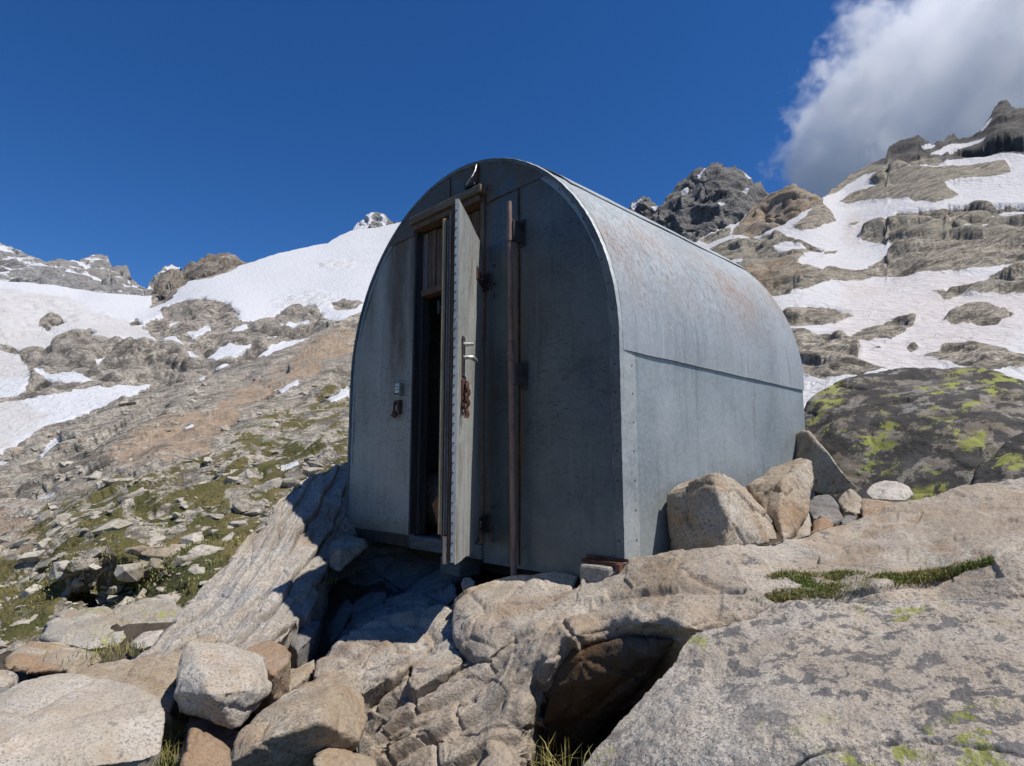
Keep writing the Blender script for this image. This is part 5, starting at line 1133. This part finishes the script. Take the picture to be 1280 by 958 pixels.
# the inner side faces +y' here; leaf lies between y'=0 (outer sheet) and y'=-TH*... sign chosen so the sheet faces outward
SGN = 1.0
def ybox(mb, x0, x1, a, b, z0, z1): return mb.box(x0, x1, min(SGN * a, SGN * b), max(SGN * a, SGN * b), z0, z1)
nx, nz = 40, 110
Xg, Zg = np.meshgrid(np.linspace(.0, DW, nx), np.linspace(0, 1, nz), indexing='xy')
lowz = Z0 + .075 * sstep(.30, .0, Xg) + .012 * fbm(np.stack([Xg * 8, Xg * 0, Xg * 0], -1), 3, 3)
Zg = lowz + (ZT - lowz) * Zg
dd = .004 * fbm(np.stack([Xg * 4, Zg * 2.2, Xg * 0], -1), 4, 12)
A = np.stack([Xg, SGN * (.004 + dd), Zg], -1); B = A.copy(); B[..., 1] -= SGN * .004
sheet_o = D(MB().slabgrid(A, B), 'door_sheet', M['zinc_door'], smooth=True)
zs = np.linspace(Z0 + .01, ZT, 90)
fl = .016 + .003 * fbm(np.stack([zs * 6, zs * 0, zs * 0], -1), 3, 5)
A = np.stack([np.stack([0 * zs + DW + .002, 0 * zs + SGN * .004, zs], -1), np.stack([0 * zs + DW + .003, -SGN * fl, zs], -1)]); B = A.copy(); B[..., 0] -= .003
flr = (MB().rivets([(DW + .0035, -SGN * .010, zz) for zz in np.arange(.04, ZT - .02, .045)], .0042, (1, 0, 0)))
D(MB().slabgrid(A, B), 'edge_flange', M['zinc_trim'], smooth=True, extra=(flr, M['iron']))
D(ybox(MB(), .012, DW - .001, -.001, -.020, .02, ZT - .005), 'door_board', M['wood_brown'])
D(ybox(MB(), DW - .045, DW - .004, -.0205, -.034, .0, ZT - .03), 'edge_strip', M['wood_brown'], bevel=.003)
D(ybox(MB(), DW - .050, DW - .002, -.036, -.047, .12, ZT - .06), 'door_seal', M['rubber'], bevel=.002)
D(ybox(MB(), DW - .050, DW - .004, -.036, -.056, -.01, .115), 'edge_strip', M['wood_grey'], bevel=.003)
D(ybox(MB(), DW - .052, DW - .006, -.048, -.056, .12, ZT - .10), 'edge_strip', M['wood_grey'], bevel=.002)
D(ybox(MB(), DW - .070, DW - .012, -.062, -.082, .12, ZT - .09), 'edge_strip', M['wood_yellow'], bevel=.004)
D(ybox(MB(), .03, DW - .072, -.024, -.040, .12, .20), 'door_ledge', M['wood_brown'], bevel=.004)
D(ybox(MB(), .03, DW - .072, -.024, -.040, 1.38, 1.46), 'door_ledge', M['wood_brown'], bevel=.004)
D(MB().tube([(DW - .04, -SGN * .055, 1.19), (DW - .04, -SGN * .105, 1.19)], .008, 10).tube([(DW - .04, -SGN * .10, 1.16), (DW - .04, -SGN * .10, 1.225)], .007, 10), 'inner_bolt', M['iron'], smooth=True)
# hinges: strap on the leaf, knuckle and plate on the wall
for zc, ln in ((1.50, .20), (.115, .055)):
    h = D(MB().box(-.01, ln, .0045, .010, zc - .035, zc + .035), 'hinge', M['rustm'], bevel=.002)
    for q in ((ln * .3, .0105, zc), (ln * .8, .0105, zc + .012), (ln * .8, .0105, zc - .012)): MB().rivets([q], .006, (0, 1, 0)).build('hinge_screw', M['steel'], h)
    MB().tube([(-.012, .012, zc - .05), (-.012, .012, zc + .05)], .011, 12).build('hinge_pin', M['iron'], h, True)
    MB().box(DR + .010, DR + .062, -.013, -.004, zc - .05, zc + .05).build('hinge_plate', M['iron'], hut, bevel=.002)
for q in [(DR + .085, .004, zc + dz) for zc in (1.5, .115) for dz in (-.09, -.02, .09)]: MB().rivets([q], .010).build('wall_bolt', M['iron'], hut)
# lock: lever handle on a plate, and the rusted hasp below it
lk = D(MB().box(DW - .14, DW - .085, .0065, .012, .86, 1.06), 'lock_plate', M['iron'], bevel=.003)
MB().tube([(DW - .112, .012, 1.02), (DW - .112, .055, 1.02), (DW - .112, .060, 1.02)], [.011, .009, .009], 12).build('lock_cylinder', M['steel'], lk, True)
MB().tube([(DW - .112, .012, .955), (DW - .112, .045, .955), (DW - .118, .050, .955), (DW - .165, .056, .952), (DW - .195, .056, .951)], [.010, .010, .012, .011, .010], 12).build('handle', M['steel'], lk, True)
hs = D(MB().box(DW - .135, DW - .075, .0065, .018, .70, .845), 'hasp', M['rustm'], bevel=.003)
mb = MB()
for a_, b_ in (((-.120, .73), (-.120, .83)), ((-.09, .73), (-.09, .83)), ((-.12, .83), (-.09, .83)), ((-.12, .78), (-.09, .78)), ((-.12, .73), (-.09, .73)), ((-.105, .66), (-.105, .73))):
    mb.tube([(DW + a_[0], .028, a_[1]), (DW + b_[0], .030, b_[1])], .0075, 8)
mb.build('hasp_link', M['rustm'], hs, True)
def torus_link(cx, cy, cz, a, bb, r, horiz):
    pts = []
    for k in range(13):
        q = 2 * math.pi * k / 12; p = (a * math.cos(q), 0, bb * math.sin(q)) if not horiz else (0, a * math.cos(q), bb * math.sin(q))
        pts.append((cx + p[0], cy + p[1], cz + p[2]))
    return MB().tube(pts, r, 7, False)
for k in range(6):
    torus_link(DW - .085 + .006 * k, .034 + .004 * (k % 2), .805 - .026 * k, .012, .019, .0042, k % 2).build('chain_link', M['rustm'], hs, True)

# lock box and staple on the left front sheet
bx = MB().box(-.600, -.548, -.030, .0, .900, .985).build('key_box', M['steel'], hut, bevel=.004)
mb = MB()
for i in range(4): mb.box(-.596 + .012 * i, -.588 + .012 * i, -.034, -.029, .905, .918)
mb.box(-.590, -.558, -.0335, -.029, .938, .942).box(-.590, -.558, -.0335, -.029, .958, .962)
mb.build('key_box_front', M['iron'], bx)
st_ = MB().box(-.640, -.552, -.012, .0, .845, .872).box(-.640, -.600, -.026, .0, .768, .800).box(-.572, -.548, -.030, -.002, .775, .870).build('staple', M['rustm'], hut, bevel=.003)
MB().tube([(-.612, -.020, .86), (-.612, -.026, .78)], .008, 8).tube([(-.64, -.02, .772), (-.60, -.03, .757), (-.57, -.03, .775)], .009, 8).build('staple_ring', M['rustm'], st_, True)

# hook hanging on the gable over the lintel
hk = MB().box(.165, .215, -.016, -.006, 2.150, 2.262).build('gable_plate', M['rustm'], hut, bevel=.002)
MB().tube([(.205, -.018, 2.255), (.215, -.035, 2.21), (.205, -.055, 2.165), (.175, -.055, 2.145), (.150, -.045, 2.135)], .005, 8).build('hook', M['steel'], hk, True)
MB().box(.13, .22, -.05, -.006, 2.118, 2.134).build('hook_shelf', M['iron'], hk)

# rusty pipe up the front, with its brackets
pp = make_empty('mast_pipe', (0, 0, 0), 0, hut)
xb, xt = .588, .555
def pxz(z): return xb + (xt - xb) * (z + .13) / 2.0
MB().tube([(pxz(z), -.075, z) for z in (-.16, .86, 1.10)], .0165, 16).build('pipe', M['rustpipe'], pp, True)
MB().tube([(pxz(z), -.075, z) for z in (1.09, 1.5, 1.89)], .0135, 16).build('pipe', M['rustpipe'], pp, True)
for z in (.86, 1.02, 1.66):
    b = MB().tube([(pxz(z), -.075, z), (pxz(z), -.075, z + .12 if z != 1.02 else z + .02)], .0188, 16).build('bracket', M['rustpipe'], pp, True)
    if z != 1.02: MB().box(pxz(z) + .008, pxz(z) + .030, -.075, -.0035, z, z + .115).box(pxz(z) + .005, pxz(z) + .045, -.0075, -.0035, z - .02, z + .135).build('bracket_plate', M['iron'], b)
# foundation: beam end with an iron angle under the right front corner, stake by the left one
bm_ = MB().box(1.025, 1.195, -.085, .20, -.15, -.014).build('foundation_beam', M['beam_wood'], hut, bevel=.012)
MB().box(1.01, 1.245, -.050, -.012, -.0125, .004).box(1.01, 1.245, -.0125, -.008, -.010, .020).box(1.222, 1.245, -.075, -.012, -.13, .003).build('iron_angle', M['rustm'], bm_)
MB().box(-1.36, -1.30, -.03, .04, -.09, .075).box(-1.30, -1.23, -.02, .02, -.03, .0).build('anchor_stake', M['iron'], hut, bevel=.006)
MB().box(-.9, .9, .32, .42, -.22, -.087).build('foundation_beam', M['inside'], hut)
MB().box(-.08, .10, -.03, .14, -.20, -.09).build('foundation_block', M['board'], hut, bevel=.012)
# loose board leaning just inside the doorway
lb = MB()
lb.add([(-.165, -.03, .20), (-.09, -.03, .27), (.03, -.03, -.07), (-.03, -.03, -.07), (-.165, -.012, .20), (-.09, -.012, .27), (.03, -.012, -.07), (-.03, -.012, -.07)], [(0, 1, 2, 3), (7, 6, 5, 4), (0, 4, 5, 1), (1, 5, 6, 2), (2, 6, 7, 3), (3, 7, 4, 0)])
o = lb.build('plank', M['wood_orange'], None); o.location = HO; o.rotation_euler = (0, 0, YAW)
tag(o, 'orange-brown broken plank leaning in the bottom of the open doorway', 'plank')
print('hut', round(time.time() - T0, 1))

# ------------------------------------------------------------------ daylight
SUN_AZ, SUN_EL = math.radians(116), math.radians(61)     # azimuth clockwise from the view's forward axis
sd = Vector((math.sin(SUN_AZ) * math.cos(SUN_EL), math.cos(SUN_AZ) * math.cos(SUN_EL), math.sin(SUN_EL)))
ld = bpy.data.lights.new('sun', 'SUN'); ld.energy = 5.0; ld.angle = math.radians(.53); ld.color = (1.0, .955, .89)
lo_ = bpy.data.objects.new('sun', ld); COL.objects.link(lo_); lo_.rotation_euler = sd.to_track_quat('Z', 'Y').to_euler(); lo_.location = (30, -20, 60)
w = bpy.data.worlds.new('World'); sc.world = w; w.use_nodes = True
nt = w.node_tree; nt.nodes.clear()
ow = nt.nodes.new('ShaderNodeOutputWorld'); bg = nt.nodes.new('ShaderNodeBackground'); sk = nt.nodes.new('ShaderNodeTexSky')
sk.sky_type = 'NISHITA'; sk.sun_disc = False; sk.sun_elevation = SUN_EL; sk.sun_rotation = SUN_AZ
sk.altitude = 1500; sk.air_density = 1.0; sk.dust_density = .25; sk.ozone_density = 6.0
bg.inputs[1].default_value = .105
hsv = nt.nodes.new('ShaderNodeHueSaturation'); hsv.inputs['Saturation'].default_value = 1.24; hsv.inputs['Hue'].default_value = .508; hsv.inputs['Value'].default_value = .98
nt.links.new(sk.outputs[0], hsv.inputs['Color']); nt.links.new(hsv.outputs[0], bg.inputs[0]); nt.links.new(bg.outputs[0], ow.inputs[0])
sc.view_settings.view_transform = 'Standard'; sc.view_settings.look = 'None'; sc.view_settings.gamma = 1.0; sc.view_settings.exposure = 0.14
sc.cycles.max_bounces = 20; sc.cycles.diffuse_bounces = 3; sc.cycles.glossy_bounces = 3; sc.cycles.volume_bounces = 18
sc.cycles.use_denoising = True

# ------------------------------------------------------------------ cloud behind the right ridge
CLOUD = True
if CLOUD:
    # a lumpy bank of cloud: overlapping puffs merged into one closed body, filled with a scattering volume
    puffs = [(1010, 200, 60), (1045, 150, 70), (1090, 110, 80), (1130, 80, 70), (1150, 45, 60), (1100, 190, 90), (1180, 120, 110), (1200, 60, 80), (1190, 200, 120), (1260, 60, 100), (1270, 150, 130), (1340, 80, 140), (1350, 200, 150), (1020, 230, 55), (1060, 230, 80), (1005, 165, 40), (1240, 20, 80), (1330, 10, 100), (1440, 100, 150)]
    RC = 3200.
    bmc = bmesh.new()
    pc = [at(px + 28, py, RC * (1 + .03 * math.sin(k * 2.1))) for k, (px, py, s) in enumerate(puffs)]
    mx = np.max(pc, 0) + 500; mn = np.min(pc, 0) - 500
    bmesh.ops.create_cube(bmc, size=1)
    me = bpy.data.meshes.new('cloud'); bmc.to_mesh(me); bmc.free()
    cl = link('cloud', me); cl.location = (mx + mn) / 2; cl.scale = mx - mn
    mc = bpy.data.materials.new('cloud_vapour'); mc.use_nodes = True; n = mc.node_tree; n.nodes.clear()
    L = n.links.new
    out = n.nodes.new('ShaderNodeOutputMaterial'); vol = n.nodes.new('ShaderNodeVolumePrincipled'); L(vol.outputs[0], out.inputs['Volume'])
    geo = n.nodes.new('ShaderNodeNewGeometry')
    def noise_v(scale, det, rough, out='Fac'):
        q = n.nodes.new('ShaderNodeTexNoise'); q.inputs['Scale'].default_value = scale; q.inputs['Detail'].default_value = det; q.inputs['Roughness'].default_value = rough
        L(geo.outputs['Position'], q.inputs['Vector']); return q.outputs[out]
    # distance field of the puffs
    acc = None
    def mth(op, a, b=None, c=None, clamp=False):
        q = n.nodes.new('ShaderNodeMath'); q.operation = op; q.use_clamp = clamp
        for i, v in enumerate((a, b, c)):
            if v is None: continue
            if isinstance(v, (int, float)): q.inputs[i].default_value = v
            else: L(v, q.inputs[i])
        return q.outputs[0]
    wv = noise_v(.0035, 3, .6, 'Color')
    sub = n.nodes.new('ShaderNodeVectorMath'); sub.operation = 'SUBTRACT'; L(wv, sub.inputs[0]); sub.inputs[1].default_value = (.5, .5, .5)
    scl = n.nodes.new('ShaderNodeVectorMath'); scl.operation = 'SCALE'; L(sub.outputs[0], scl.inputs[0]); scl.inputs['Scale'].default_value = 200
    wp = n.nodes.new('ShaderNodeVectorMath'); wp.operation = 'ADD'; L(geo.outputs['Position'], wp.inputs[0]); L(scl.outputs[0], wp.inputs[1])
    for (px, py, s), p in zip(puffs, pc):
        d = n.nodes.new('ShaderNodeVectorMath'); d.operation = 'DISTANCE'; L(wp.outputs[0], d.inputs[0]); d.inputs[1].default_value = tuple(p)
        rad = s / FOC * np.linalg.norm(p) * 1.0
        k = mth('SUBTRACT', 1.0, mth('DIVIDE', d.outputs['Value'], float(rad)))
        acc = k if acc is None else mth('MAXIMUM', acc, k)
    nz_ = noise_v(.0055, 9, .66)
    dens = mth('ADD', acc, mth('MULTIPLY', mth('SUBTRACT', nz_, .5), 2.6))
    dens = mth('MULTIPLY', mth('SUBTRACT', dens, .12), 6.0, None, True)
    L(mth('MULTIPLY', dens, .0060), vol.inputs['Density'])
    vol.inputs['Color'].default_value = (1, 1, 1, 1); vol.inputs['Anisotropy'].default_value = .0
    me.materials.append(mc)
    tag(cl, kind='structure')
    sc.cycles.volume_step_rate = 1.0; sc.cycles.volume_max_steps = 96

print('script', round(time.time() - T0, 1))
